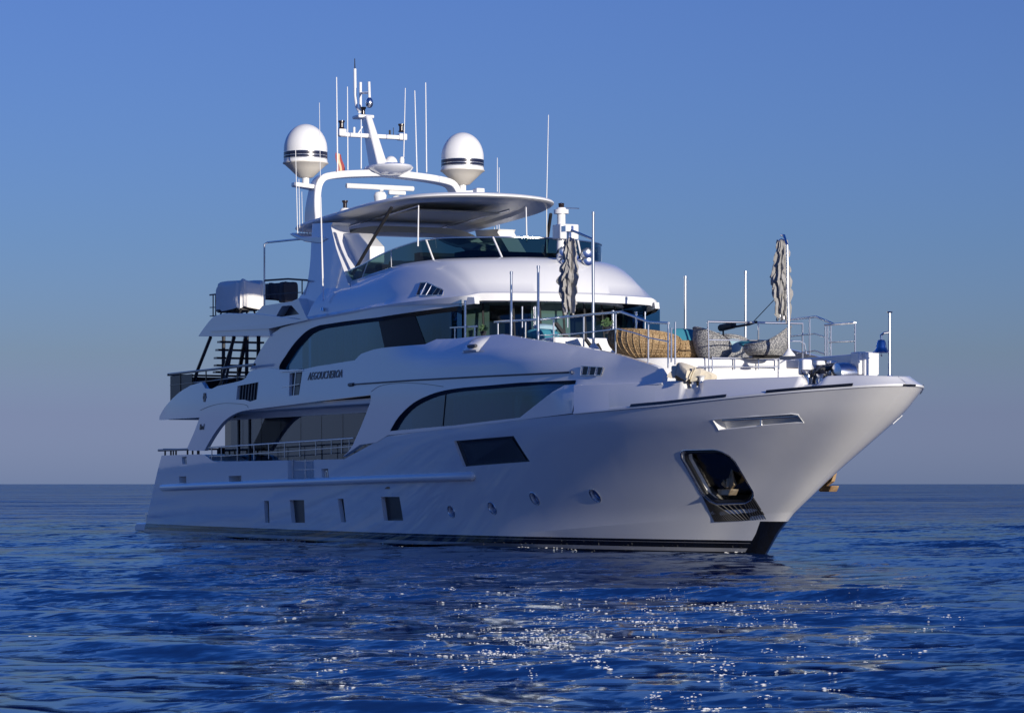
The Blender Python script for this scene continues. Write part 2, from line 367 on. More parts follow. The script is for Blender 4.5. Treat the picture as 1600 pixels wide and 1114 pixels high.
def glints_foam():
    # white flecks stand in for glints on the water; froth along the waterline
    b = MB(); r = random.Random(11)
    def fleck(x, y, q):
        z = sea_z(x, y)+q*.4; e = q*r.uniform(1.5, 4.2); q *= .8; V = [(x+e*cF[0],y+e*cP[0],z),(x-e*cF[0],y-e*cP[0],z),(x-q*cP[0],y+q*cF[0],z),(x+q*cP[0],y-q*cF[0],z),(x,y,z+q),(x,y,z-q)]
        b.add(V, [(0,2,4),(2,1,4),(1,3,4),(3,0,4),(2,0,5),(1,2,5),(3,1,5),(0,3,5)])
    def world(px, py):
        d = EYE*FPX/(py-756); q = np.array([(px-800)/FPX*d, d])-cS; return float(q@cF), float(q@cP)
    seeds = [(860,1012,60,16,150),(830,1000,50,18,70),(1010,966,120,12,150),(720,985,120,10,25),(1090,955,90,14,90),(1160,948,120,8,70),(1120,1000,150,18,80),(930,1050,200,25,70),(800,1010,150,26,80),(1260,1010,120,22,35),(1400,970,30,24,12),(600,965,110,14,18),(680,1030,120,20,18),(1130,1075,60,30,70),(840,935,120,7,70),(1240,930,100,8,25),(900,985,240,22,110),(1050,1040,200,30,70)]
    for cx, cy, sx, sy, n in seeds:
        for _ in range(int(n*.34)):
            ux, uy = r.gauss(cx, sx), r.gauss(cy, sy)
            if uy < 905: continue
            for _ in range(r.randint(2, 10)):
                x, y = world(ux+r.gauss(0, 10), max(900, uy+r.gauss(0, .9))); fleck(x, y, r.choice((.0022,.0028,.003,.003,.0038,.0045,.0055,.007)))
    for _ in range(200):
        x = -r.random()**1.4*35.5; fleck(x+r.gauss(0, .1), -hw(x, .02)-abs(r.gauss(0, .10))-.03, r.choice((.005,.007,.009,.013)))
    o = b.build('sea_glints_foam', M['glints_foam'], None, weld=False); o['kind'] = 'stuff'; o['label'] = 'white flecks standing in for glints before the yacht, with froth along its waterline'
glints_foam()
def hpoly(px, off=0): 
    out = []
    for p in px:
        x, y, z = PT(p[0], p[1], Yhull); out.append((x, y-off, z))
    return out
def shift(P, dy): return [(x, y+dy, z) for x, y, z in P]
CUT = []
def cutter(P, depth):
    b = MB(); n = len(P); b.add(shift(P, -.4)+shift(P, depth), [tuple(range(n)), tuple(range(2*n-1, n-1, -1))]+[(i, i+n, (i+1) % n+n, (i+1) % n) for i in range(n)])
    m = b.mir(); CUT.append(b); CUT.append(m)
def pane(name, P, dy, m, parent, th=.02):
    for sgn in (1, -1):
        b = MB(); b.prism(shift(P, dy), (0, th, 0))
        if sgn < 0: b = b.mir()
        b.build(name, M[m], parent)
def circle_px(cx, cy, r, k=20):
    x, y, z = PT(cx, cy, Yhull); out = []
    for i in range(k):
        a = -2*math.pi*i/k; xx, zz = x+r*math.cos(a), z+r*math.sin(a); out.append((xx, -hw(xx, zz), zz))
    return out
def inset(P, d):
    c = Vector((sum(p[0] for p in P), sum(p[1] for p in P), sum(p[2] for p in P)))/len(P); out = []
    for p in P:
        v = c-Vector(p); out.append(tuple(Vector(p)+v.normalized()*min(d, v.length*.5)))
    return out
# large slanted window
P = hpoly([(709,689),(802.5,681),(828,721),(724,729)]); cutter(P, .09)
pane('hull_window', P, .075, 'black', HULL); pane('hull_window', inset(P, .24), .060, 'pane_dark', HULL, .01)
for q in ([(412.5,782.5),(420,782.3),(421,816.5),(414,816.5)], [(452.5,781),(475,781),(476.5,816.5),(456,816.5)], [(527.5,779),(536.5,779),(540.5,815.5),(533,815.5)], [(595,776),(624,776),(630,813),(600,813)]):
    P = hpoly(q); cutter(P, .13); pane('hull_window', P, .115, 'black', HULL)
for q in ([(279.5,744),(291,744),(291,754),(280,754)], [(357,743.5),(377,743),(377,753),(358,753.5)]):
    P = hpoly(q); cutter(P, .35)
for q in ([(502,732.5),(512.5,732),(513.5,745.5),(503,745.5)], [(284,713.8),(291.5,713.3),(292,725),(285,725)]):
    P = hpoly(q); cutter(P, .5); x, y, z = P[3]
    for sg in (1, -1):
        b = MB()
        for dx in (.1, .34): b.tube([(x+dx*.6, sg*(y+.10), z), (x+dx*.6, sg*(y+.10), z+.16)], .035).box((x+dx*.6, sg*(y+.1), z+.17), (.12,.08,.04))
        b.build('mooring_cleat', M['steel'], HULL)
P = hpoly([(449.5,717),(491,714.5),(491,749),(450,750)]); P = [(p[0], p[1], p[2]+(.2 if i < 2 else 0)) for i, p in enumerate(P)]; cutter(P, .75)
gx0, gx1, gz = P[0][0], P[1][0], P[3][2]
for c in ((705,799),(769,794),(835,779),(929.5,774)):
    P = circle_px(*c, .155); cutter(P, .085)
    for sg in (1, -1):
        b = MB(); Q = shift(P, .07); b.prism(Q, (0,.02,0))
        ring = MB(); PP = P+[P[0]]; ring.tube(shift(PP, .004), .016, 6)
        if sg < 0: b, ring = b.mir(), ring.mir()
        r_ = ring.build('porthole', M['steel'], HULL)
        b.build('porthole', M['bell'], HULL)
ANCH = hpoly([(1063,708),(1065,704.5),(1069,703),(1114,702),(1121,703),(1128,705.5),(1139,711.5),(1147.5,720),(1176,768),(1176.5,774),(1173,781),(1165,785.6),(1120,787),(1109,782.5),(1095,771),(1064,716)])
cutter(ANCH, .55)
SLOT = hpoly([(1113,656),(1117,654.3),(1180,650),(1236,646.3),(1246,647.5),(1255,659.5),(1180,666),(1123,672)]); cutter(SLOT, .24)
def apply_cuts(o):
    cb = MB()
    for c in CUT: cb.add(c.v, c.f)
    co = cb.build('cutting_volume', M['white'])
    md = o.modifiers.new('cut', 'BOOLEAN'); md.object = co; md.operation = 'DIFFERENCE'; md.solver = 'EXACT'; md.use_self = False
    dg = bpy.context.evaluated_depsgraph_get(); me = bpy.data.meshes.new_from_object(o.evaluated_get(dg))
    o.modifiers.clear(); old = o.data; o.data = me; me.name = 'hull'; bpy.data.meshes.remove(old); bpy.data.objects.remove(co)
    me.materials.clear(); me.materials.append(M['hull'])
    me.polygons.foreach_set('material_index', [0]*len(me.polygons)); me.polygons.foreach_set('use_smooth', [True]*len(me.polygons)); me.set_sharp_from_angle(angle=R(25))
apply_cuts(HULL)
def both_build(b, name, m, parent, **k):
    b.build(name, M[m], parent, **k); b.mir().build(name, M[m], parent, **k)
# anchor pocket lining, rim, grille below
b = MB(); b.prism(shift(ANCH, .30), (0,.03,0)); both_build(b, 'anchor_pocket', 'pocket_metal', HULL)
b = MB(); PP = ANCH+[ANCH[0]]; b.tube(shift(PP, .012), .020, 6); both_build(b, 'pocket_rim', 'steel', HULL)
b = MB(); PP = [inset(ANCH, .07)[i] for i in range(len(ANCH))]; PP = PP+[PP[0]]; b.tube(shift(PP, .09), .05, 8); both_build(b, 'pocket_flange', 'black', HULL)
gt = [(1097,774),(1108,784),(1120,789),(1165,787.5),(1177,776)]; gb = [(1116,815),(1133,814.5),(1155,813.5),(1178,812.2),(1199,810.5)]
def gpx(t, v):
    k = min(3, int(t)); u = t-k; a_ = [gt[k][c]+(gt[k+1][c]-gt[k][c])*u for c in (0, 1)]; b_ = [gb[k][c]+(gb[k+1][c]-gb[k][c])*u for c in (0, 1)]
    return (a_[0]+(b_[0]-a_[0])*v, a_[1]+(b_[1]-a_[1])*v)
b = MB(); b.grid([hpoly([gpx(t, v) for t in np.linspace(0, 4, 17)], .002) for v in np.linspace(0, 1, 7)])
for i in range(21): b.tube(hpoly([gpx((i+.5)/21*4, v) for v in np.linspace(0, 1, 6)], .004), .012, 6)
both_build(b, 'anchor_chafe_grille', 'rubber', HULL)
x0, x1 = SLOT[0][0], SLOT[4][0]
b = MB(); pa, pb = Vector(SLOT[1])+Vector((.1,.14,-.03)), Vector(SLOT[4])+Vector((-.1,.14,-.03)); b.tube([pa, (pa+pb)/2+Vector((0,-.02,0)), pb], .028, 8)
b.tube([(pa+pb)/2, (pa+pb)/2+Vector((0,0,-.16))], .03); both_build(b, 'fairlead_roller', 'steel', HULL)
b = MB(); PP = SLOT+[SLOT[0]]; b.tube(shift(PP, .018), .022, 6); both_build(b, 'fairlead_rim', 'white', HULL)
# rub rail
b = MB(); xs = np.linspace(at(249,762,-4)[0], at(714,744,-4)[0], 24)
za, zb_ = at(249,762,-4)[1], at(714,744,-4)[1]
path = [(x, -hw(x, za+(zb_-za)*(x-xs[0])/(xs[-1]-xs[0]))-.01, za+(zb_-za)*(x-xs[0])/(xs[-1]-xs[0])) for x in xs]
b.tube([(xs[0]-.1, path[0][1]+.12, path[0][2])]+path+[(xs[-1]+.06, path[-1][1]+.02, path[-1][2]), (xs[-1]+.12, path[-1][1]+.1, path[-1][2])], [.02]+[.115]*len(path)+[.09,.02], 12)
both_build(b, 'rub_rail', 'white', HULL)
# stern platform and its cleat
b = MB(); pf = []
for i in range(13):
    a = math.pi*i/12; 
prof = [(-36.1,.05),(-36.1,.26),(-35.9,.34),(-33.2,.36),(-32.6,.05)]
b.prism([(x, -3.62, z) for x, z in prof], (0, 7.24, 0)); b.build('bathing_platform', M['white'], Y, bevel=.05)
b = MB()
for s in (-1, 1):
    b = MB(); b.tube([(-35.7, s*3.3, .3), (-35.72, s*3.3, .62)], .05).tube([(-35.5, s*3.3, .3), (-35.42, s*3.3, .60)], .05).box((-35.57, s*3.3, .63), (.5,.08,.06)); b.build('mooring_bitts', M['steel'], Y)
# gate in the bulwark: rails, dark plates
gw = gx1-gx0
for sg in (1, -1):
    b = MB(); yy = sg*3.85
    for fx in (.02, .5, .98): b.tube([(gx0+gw*fx, yy, gz), (gx0+gw*fx, yy, ZB+.03)], .018)
    for zz in (gz+.3, ZB-.02): b.tube([(gx0, yy, zz), (gx1, yy, zz)], .016)
    b.build('boarding_gate', M['steel'], Y)
# ------------------------------------------------------------------ curved side panels from outlines
def inpoly(p, P):
    c = False; j = len(P)-1
    for i in range(len(P)):
        if (P[i][1] > p[1]) != (P[j][1] > p[1]) and p[0] < (P[j][0]-P[i][0])*(p[1]-P[i][1])/(P[j][1]-P[i][1])+P[i][0]: c = not c
        j = i
    return c
def dens(P, st):
    out = []
    for i in range(len(P)):
        a, b = P[i], P[(i+1) % len(P)]; n = max(1, int(math.hypot(b[0]-a[0], b[1]-a[1])/st))
        out += [(a[0]+(b[0]-a[0])*k/n, a[1]+(b[1]-a[1])*k/n) for k in range(n)]
    return out
def smooth_px(P, closed=False, k=4):
    """Catmull-Rom through pixel points"""
    out = []; n = len(P)
    for i in range(n-1):
        p0, p1, p2, p3 = P[max(i-1, 0)], P[i], P[i+1], P[min(i+2, n-1)]
        for q in range(k):
            t = q/k; out.append(tuple(.5*((2*p1[c])+(-p0[c]+p2[c])*t+(2*p0[c]-5*p1[c]+4*p2[c]-p3[c])*t*t+(-p0[c]+3*p1[c]-3*p2[c]+p3[c])*t**3) for c in (0, 1)))
    return out+[P[-1]]
def panel_mesh(outer, holes, Yf, th, st=.4):
    loops = [dens([(lambda r: (r[0], r[2]))(PT(p[0], p[1], Yf)) for p in L], st) for L in [outer]+holes]
    vs = []; es = []
    for L in loops:
        o = len(vs); vs += [Vector(p) for p in L]; es += [(o+i, o+(i+1) % len(L)) for i in range(len(L))]
    xs = [p[0] for p in loops[0]]; zs = [p[1] for p in loops[0]]
    def dist_ok(p):
        return all(min((p[0]-q[0])**2+(p[1]-q[1])**2 for q in L) > (st*.4)**2 for L in loops)
    for x in np.arange(min(xs), max(xs), st):
        for z in np.arange(min(zs), max(zs), st*.6):
            p = (float(x), float(z))
            if inpoly(p, loops[0]) and not any(inpoly(p, L) for L in loops[1:]) and dist_ok(p): vs.append(Vector(p))
    r = delaunay_2d_cdt(vs, es, [], 0, 1e-5); V2, E2, F2 = r[0], r[1], r[2]
    F = []
    for f in F2:
        c = (sum(V2[i][0] for i in f)/len(f), sum(V2[i][1] for i in f)/len(f))
        if inpoly(c, loops[0]) and not any(inpoly(c, L) for L in loops[1:]): F.append(tuple(f))
    b = MB(); n = len(V2); fr = [(v[0], Yf(v[0], v[1]), v[1]) for v in V2]
    b.add(fr+[(x, y+th, z) for x, y, z in fr], F+[tuple(i+n for i in f[::-1]) for f in F])
    cnt = {}
    for f in F:
        for i in range(len(f)):
            e = (f[i], f[(i+1) % len(f)]); k = tuple(sorted(e)); cnt.setdefault(k, []).append(e)
    for k, l in cnt.items():
        if len(l) == 1: a_, b_ = l[0]; b.f.append((a_, a_+n, b_+n, b_))
    return b
def zcrest(x): return 4.93-.062*(x+8.8) if x > -8.8 else 4.93-.02*(x+8.8)
def Yside(x, z):
    w = Wd(x); w -= .15*sstep(-5.5, -1.8, x)*sstep(3.84, 3.97, z)
    w -= .06*max(0, z-4.0)
    if x > -13.5: w -= .85*sstep(-13.5, -9.5, x)*max(0, z-zcrest(x))
    return -w-.008
MAIN_FWD = [(536,713),(545,705),(552,694),(558,680),(565,664),(574,641),(579.5,626),(579,617)]
MAIN_TOP = [(579,617),(520,624),(440,634),(400,639)]
PIL_IN = smooth_px([(400,639),(380,642),(364,648),(348,660),(333,680),(319,704)])
UPPER_EDGE = [(418,575),(436,577.5),(450,578),(455,577),(474,577),(494,572.5),(554,563),(564,553),(584,546),(602,543),(664,538),(682,530),(712,529),(740,526),(785,522),(835,531),(880,537),(910,542.5),(960,552.5),(992,562),(1015,569),(1028,574),(1036,587)]
AFT_TOP = smooth_px([(249,656),(250,649),(260,633),(279,614),(298,602)])+[(315,597),(321,607),(330,608)]+smooth_px([(340,603),(372,596),(383,591),(389,582),(397,578),(418,575)])
outer = AFT_TOP[:-1]+UPPER_EDGE+[(1034,600),(960,604),(903,608),(893,646),(812,656),(720,667.5),(606,680),(588,691),(562,695)]+MAIN_FWD+MAIN_TOP[1:-1]+PIL_IN+[(296,704),(292.5,700),(303,676),(312,652)]
WIN_TOP = smooth_px([(609,673.5),(622,652),(645,630),(672,616.5),(697,609.5),(725,605.5),(760,602.5)])
MASTER = WIN_TOP+[(810,598),(900,594),(899,600),(882,602),(812,652.5),(710,664.5)]
GATE2 = [(452.5,583),(472.5,581),(467,617),(451.5,618.5)]
LOUV = [(371,603),(404,597),(401,624),(391,627.5),(382,624.5),(369,624.5)]
pm = panel_mesh(outer, [MASTER, GATE2, LOUV], Yside, .13)
both_build(pm, 'side_bulwark', 'white', Y, sharp=40)
def strip_tube(px, Yf, r, dy=0, n=6):
    px = [(a[0]+(c[0]-a[0])*k/8, a[1]+(c[1]-a[1])*k/8) for a, c in zip(px[:-1], px[1:]) for k in range(8)]+[px[-1]] if len(px) < 6 else px
    return MB().tube([(lambda t: (t[0], t[1]+dy, t[2]))(PT(p[0], p[1], Yf)) for p in px], r, n)
def panel_pane(px, dy, th=.02, st=.5, Yf=Yside): return panel_mesh(px, [], lambda x, z: Yf(x, z)+dy, th, st)
both_build(panel_pane(MASTER, .11), 'cabin_window', 'glass', Y)
for a_, c_ in (((691,611),(686,667)),):
    both_build(strip_tube([a_, c_], Yside, .012, .10, 4), 'window_joint', 'black', Y)
for a_, c_, x0_, x1_ in ((.0,.0,622,640),(.0,.0,812,832)): pass
# inner rim of the window, dark
b = MB(); q = [PT(p[0], p[1], Yside) for p in WIN_TOP+[(810,598),(899,594.5)]]; b.grid([[ (x, y+.012, z+.0) for x, y, z in q], [(x-.0, y+.1, z-.085) for x, y, z in q]]); both_build(b, 'window_gasket', 'black', Y)
both_build(panel_pane([(p[0]-.5, p[1]) for p in GATE2], .09), 'gate_screen', 'black', Y)
b = strip_tube([(462.5,581),(459,618)], Yside, .02, -.0); b2 = strip_tube([(441,605),(468,600)], Yside, .014); b.add(b2.v, b2.f); b2 = strip_tube([(440,581),(474,578.5)], Yside, .016, -.03); b.add(b2.v, b2.f)
both_build(b, 'gate_rail', 'steel', Y)
b = panel_pane(LOUV, .10)
for i in range(7):
    t = (i+.5)/7; c = strip_tube([(371.5+32*t, 602.5-5.5*t), (369.5+31.5*t, 625)], Yside, .045, .07, 4); b.add(c.v, c.f)
both_build(b, 'engine_room_louver', 'louver', Y)
# seams, rails and small marks on the sides
b = strip_tube([(548,601),(640,594.5),(760,588),(894,581.5)], Yside, .022, -.01)
b2 = strip_tube([(546,601.3),(553,600.8)], Yside, .05, -.01); b.add(b2.v, b2.f); both_build(b, 'drip_rail', 'louver', Y)
b = MB(); p = PT(894.5,581.5,Yside); b.lathe([(0,-.06),(.05,-.03),(.06,.02),(0,.06)], (p[0],p[1]-.02,p[2]), 10); both_build(b, 'rail_end_knob', 'steel', Y)
b = strip_tube(smooth_px([(580,612),(592,604),(608,600),(630,598.5),(660,599.5),(693,604)]), Yside, .008, 0, 4)
both_build(b, 'panel_seam', 'louver', Y)
both_build(strip_tube(smooth_px([(313,641),(330,634),(352,630),(382,632),(388,637)]), Yside, .008, 0, 4), 'panel_seam', 'louver', Y)
# three-cell vent on the fore side
for cx in (0, 1, 2):
    a = 909+11.5*cx; px = [(a+2.8,572.3+.5*cx),(a+9.5,572.9+.5*cx),(a+8.0-cx*.6,585.5),(a+.6,585.5)]
    b = panel_pane(px, -.022, .03, 1.0); both_build(b, 'vent_cell', 'black', Y)
b = strip_tube([(910,572),(944,574),(940,586.5),(908,586.5),(910,572)], Yside, .012, -.026)
for cx in (1, 2): b2 = strip_tube([(909+11.6*cx+1.6,572.8),(908+11.2*cx,586.4)], Yside, .016, -.026); b.add(b2.v, b2.f)
both_build(b, 'vent_frame', 'steel', Y)
# name in dark raised letters, small builder's script aft
def lettering(name, txt, px, py, size, shear=.35, dz=0, m='letter', xs=1.0):
    cu = bpy.data.curves.new(name, 'FONT'); cu.body = txt; cu.size = size; cu.shear = shear; cu.extrude = .006; cu.resolution_u = 3; cu.space_character = 1.02
    o = bpy.data.objects.new(name, cu); COL.objects.link(o); dg = bpy.context.evaluated_depsgraph_get(); me = bpy.data.meshes.new_from_object(o.evaluated_get(dg))
    bpy.data.objects.remove(o)
    x, y, z = PT(px, py, Yside)
    for v in me.vertices:
        cx, cy, cz = v.co.x*xs, v.co.y, v.co.z
        v.co = (x+cx, Yside(x+cx, z+cy)-.012-cz, z+cy+dz*cx)
    me.materials.append(M[m]); o = bpy.data.objects.new(name, me); COL.objects.link(o); o.parent = Y; return o
lettering('name_lettering', 'AEGOUCHEROA', 481, 594, .31, xs=1.12)
lettering('builder_lettering', 'Bnd', 312, 671.5, .26)
p = PT(320,621,Yside); b = MB()
for k in range(6):
    a = k*math.pi/3; b.lathe([(.0,-.01),(.055,-.01),(.055,.01),(0,.01)], (p[0]+.10*math.cos(a), p[1]-.008, p[2]+.10*math.sin(a)), 8, Matrix.Rotation(R(90), 3, 'X'))
b.build('hull_emblem', M['letter'], Y)
# side lump (lamp housing) and mooring dips on the upper bulwark
def lump(cx, cy, sx, sz, out):
    x, y, z = PT(cx, cy, Yside); b = MB(); G = []
    for i in range(9):
        row = []
        for j in range(9):
            u, v = i/4-1, j/4-1; hgt = max(0, (1-u*u))*max(0, 1-v*v)
            row.append((x+u*sx, Yside(x+u*sx, z+v*sz)+.01-out*hgt**.6, z+v*sz))
        G.append(row)
    b.grid(G); return b
both_build(lump(744,538,.42,.20,.16), 'lamp_housing', 'white', Y)
b = strip_tube([(741,541.5),(753,540.5)], Yside, .045, -.16); both_build(b, 'lamp_slot', 'louver', Y)
# ------------------------------------------------------------------ forward bulwark
XK = 6.192
CAPZ = 3.965
Yb_ = lambda x, z: -max(.3, Wd(x)-.14)
n0, n1, n2, n3 = (PT(p_, 592, Yb_)[0] for p_ in (1067, 1101, 1248, 1294)); print('NOTCH', n0, n1, n2, n3)
def cap(x):
    z = CAPZ-.03*sstep(5.4, 6.2, x)
    for a_, b_ in ((n0, n1), (n2, n3)):
        q = min(sstep(a_, a_+.10, x), 1-sstep(b_-.32, b_, x)); z -= .18*q
    return z
def bulwark():
    ds = [0, .01, .03, .06, .1, .16, .24, .34, .46, .6]+list(np.arange(.75, XK-PT(903,608,Yside)[0]+.16, .05))
    G = []
    for d in ds:
        x = XK-d; e = .01; w = HI(max(0, XS(k1(x))-x)); t = Vector((-2*e, HI(d+e)-HI(max(0, d-e)), 0)); t = Vector((0, 1, 0)) if d == 0 else Vector((-(d+e-max(0, d-e)), HI(d+e)-HI(max(0, d-e)), 0)).normalized()
        nrm = Vector((t.y, -t.x, 0))                     # outward on port side
        off = -.012+.26*sstep(-2.5, 4.0, x); zc = cap(x)
        def P(o, z): q = Vector((x, w, 0))-nrm*o; return (q.x, -max(0, q.y), z)
        zk = k1(x)
        G.append([P(0.0, zk-.012), P(-.028, zk+.004), P(-.028, zk+.045), P(min(.012, off), zk+.07), P(off, zc-.03), P(off+.03, zc), P(off+.20, zc), P(off+.23, zc-.03), P(off+.24, zk-.02)])
    return MB().grid(G)
b = bulwark(); b.both(); b.build('bow_bulwark', M['white'], Y, sharp=50)
Yk = lambda x, z: -Wd(x)-.02
def inlay(a, c):
    xa = PT(*a, Yk)[0]; xc = PT(*c, Yk)[0]; b = MB(); pts = []
    for x in np.linspace(xa, xc, 14): pts.append((x, -Wd(x)-.028, k1(x)+.085))
    lo = [(p[0], p[1]-.012, p[2]-.045) for p in pts]; hi = [(p[0], p[1]+.012, p[2]+.022) for p in pts]
    b.grid([lo, hi]); return b
both_build(inlay((985,634),(1135,616)), 'bulwark_inlay', 'black', Y); both_build(inlay((1197,627),(1333,602)), 'bulwark_inlay', 'black', Y)
b = MB(); xa = np.linspace(XK-.03, XK-.45, 6)
b.tube([(XK+.02, -.06, 3.735), (XK+.01, .12, 3.735), (XK-.06,.28,3.735)], .022, 6); b.build('stem_fender', M['black'], Y)
# foredeck
b = MB(); G = []
for d in np.linspace(.3, 9, 30):
    x = XK-d; w = max(.05, HI(d)-.3); G.append([(x, -w, 3.58), (x, 0, 3.62), (x, w, 3.58)])
b.grid(G); b.build('foredeck', M['teak'], Y)
# raised lounge platform in front of the bridge
def plat(zt, zb, pts):
    pl = [(x, y) for x, y in pts]+[(x, -y) for x, y in pts[::-1]]
    return MB().prism([(x, y, zb) for x, y in pl], (0, 0, zt-zb))
ZL = 4.575
plat(ZL, 3.6, [(-9,-2.7),(-3.2,-2.55),(-1.9,-2.25),(-1.42,-1.85),(-1.18,-1.1),(-1.08,-.3)]).build('lounge_platform', M['white'], Y, bevel=.04)
# ------------------------------------------------------------------ decks
def slab(pts, z0, z1, name, m, bevel=.03):
    pl = [(x, y) for x, y in pts]+[(x, -y) for x, y in pts[::-1]]
    return MB().prism([(x, y, z0) for x, y in pl], (0, 0, z1-z0)).build(name, M[m], Y, bevel=bevel)
slab([(-32.2,-3.6),(-31.5,-3.8),(-28,-3.83),(-14,-3.8),(-11,-3.45),(-8,-3.2),(-3,-2.7),(-1,-2.0)], 3.80, 3.95, 'upper_deck', 'white_matt')
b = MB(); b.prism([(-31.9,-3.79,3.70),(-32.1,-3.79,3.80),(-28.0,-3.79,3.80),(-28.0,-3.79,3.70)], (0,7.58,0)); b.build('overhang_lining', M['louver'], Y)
slab([(-32.4,-3.75),(-13.2,-3.86)], 1.50, 1.56, 'main_deck', 'teak', 0)
# ------------------------------------------------------------------ main-deck saloon
xa = at(352,700,-2.85)[0]; xf = -14.0
b = MB()
b.box(((xa+xf)/2+.6, 0, 2.6), (xf-xa-2.4, 5.0, 2.2)); b.build('saloon_interior', M['inside'], Y)
for sg in (1, -1):
    b = MB(); n = 44
    c0 = at(446,660,-2.7)[0]
    for q in range(2):
        pass
    G = [[], []]
    for i in range(361):
        t = i/360; x = c0+(xf-.2-c0)*t; yy = sg*(-2.66+.03*math.sin(t*n*6.283)); slant = .9*max(0, 1-t*12)
        G[0].append((x, yy, 1.7)); G[1].append((x+slant*0, yy, 3.62))
    b.grid(G); b.build('saloon_curtain', M['curtain'], Y)
    xs = np.linspace(xa, xf, 10)
    for i in range(9):
        w_ = MB(); w_.box(((xs[i]+xs[i+1])/2, sg*-2.85, 2.6), (xs[i+1]-xs[i]-.03, .03, 2.06)); w_.build('saloon_window', M['glass_saloon'], Y)
    w_ = MB(); w_.box(((xa+xf)/2, sg*-2.85, 3.715), (xf-xa, .1, .17)); w_.build('saloon_lintel', M['white_matt'], Y)
    w_ = MB()
    for i in (1, 2): w_.box((xs[0]+1.0*i+.3, sg*-2.87, 2.6), (.10,.06,2.06))
    w_.build('saloon_door_frame', M['louver'], Y)
b = MB()
for sx in np.linspace(-2.6, 2.6, 5): b.box((xa, sx, 2.62), (.08, .1, 2.1))
b.box((xa, 0, 3.70), (.09, 5.6, .2)); b.build('aft_door_frame', M['louver'], Y)
b = MB(); b.box((xa+.02, 0, 2.6), (.02, 5.2, 2.1)); b.build('aft_doors', M['glass'], Y)
# rail along the side deck and the stern rail
def rail_part(name, top, Yc, mids, posts, r=.02, m='steel', rt=None):
    """top: pixel path on plane y=Yc; mids: drops below it; posts: pixel x positions with foot y"""
    P = [A3(p[0], p[1], Yc) for p in top]; b = MB(); b.tube(P, rt or r*1.35, 8)
    o = b.build(name, M[m], Y)
    for mm in mids:
        b = MB(); b.tube([A3(p[0], p[1], Yc) for p in mm], r*.8, 6); b.build('rail_bar', M[m], o)
    for q in posts:
        b = MB(); b.tube([A3(q[0], q[1], Yc), A3(q[0] if len(q) < 4 else q[3], q[2], Yc)], r, 8); b.build('stanchion', M[m], o)
    return o
tp = lambda x: 698.5-(x-340)*.0660
rail_part('side_deck_rail', [(322,699.5),(345,698),(520,686.6),(553,684.4)], -3.95, [[(323,713),(345,712.5),(450,705),(552,697)]],
          [(x, tp(x), tp(x)+24-(x-340)*.006) for x in (331,346,371,397,420,445,469,494,518,534,546)], .017)
pl_ = [(x, tp(x)+2, 720) for x in range(360, 545, 25)]
rail_part('side_deck_rail', [(420,700.5),(555,693)], 3.6, [[(420,707),(555,700)]], [(x, 699-(x-430)*.05, 716) for x in range(425, 556, 13)], .02, 'rubber')
rail_part('stern_rail', [(248,703.5),(293,702),(318,701)], -3.86, [], [(258,703,712),(267,703,712),(275,703,711),(293,702,711),(301,702,711),(309,702,711)], .03, 'brown')
b = MB(); b.tube([(-32.3,-3.86,2.75),(-32.4,0,2.78),(-32.3,3.86,2.75)], .03)
for yy in np.linspace(-3.5, 3.5, 9): b.tube([(-32.35, yy, 2.5), (-32.35, yy, 2.76)], .025)
b.build('stern_rail', M['brown'], Y)
# aft-deck furniture seen between pillar and saloon
b = MB(); b.box((-30.3,-1.2,2.05), (1.2,2.6,.9)); b.box((-30.9,-1.2,2.55),(.25,2.6,.5)); b.build('aft_deck_seat', M['canvas_dark'], Y, bevel=.08)
# ------------------------------------------------------------------ upper deck house
YU = lambda x, z: -3.50+.73*min(1.1, max(0, (x+16)/5.4)**2.2)
UW_IN = smooth_px([(436,577),(437,570),(446,556),(460,536),(480,516.5),(500,508)])+[(540,502),(590,496),(646,487.5),(700,480.5),(742,474.5)]
arch = [(423,523),(407,547),(397,566),(390,578),(408,579),(424,578),(433,582)]+UW_IN+[(741,464.5),(728,464),(614,477),(478,500.5),(440,512)]
both_build(panel_mesh(arch, [], YU, .13, .5), 'bridge_arch', 'white', Y, sharp=40)
b = MB(); q = [PT(p[0], p[1], YU) for p in UW_IN]; b.grid([[(x, y+.01, z) for x, y, z in q], [(x+.10, y+.16, z-.10) for x, y, z in q]]); both_build(b, 'window_gasket', 'black', Y)
YG = lambda x, z: YU(x, z)+.16
def upx(px): return panel_mesh(px, [], YG, .02, .6)
low = lambda x: 590-(x-436)*.19
both_build(upx([(434,582)]+UW_IN[:-5]+[(500,507),(540,501),(590,495.5),(603,552),(560,562),(494,576)]), 'bridge_side_window', 'glass', Y)
both_build(panel_mesh([(590,495),(646,487),(668,546),(603,553)], [], lambda x, z: YG(x, z)-.012, .03, .6), 'wing_door', 'dark_door', Y)
both_build(upx([(646,487),(705,479),(705,540),(668,546)]), 'bridge_side_window', 'glass', Y)
for sg in (1, -1):
    for (a0, a1, yy) in ((at(470,540,-3.1)[0], at(480,540,-3.1)[0]-.0, -3.05), (at(492,540,-3.1)[0], at(520,540,-3.1)[0], -3.0), (at(533,540,-3.1)[0], at(545,540,-3.1)[0], -3.0), (at(556,540,-3.1)[0], at(572,540,-3.1)[0], -3.05), (at(662,520,-2.8)[0], at(698,520,-2.8)[0], -2.70)):
        G = [[], []]
        for i in range(25):
            t = i/24; x = a0+(a1-a0)*t; y_ = sg*(yy+.03*math.sin(t*25)); G[0].append((x, y_, 4.2)); G[1].append((x, y_, 6.35))
        MB().grid(G).build('bridge_curtain', M['curtain_pale'], Y)
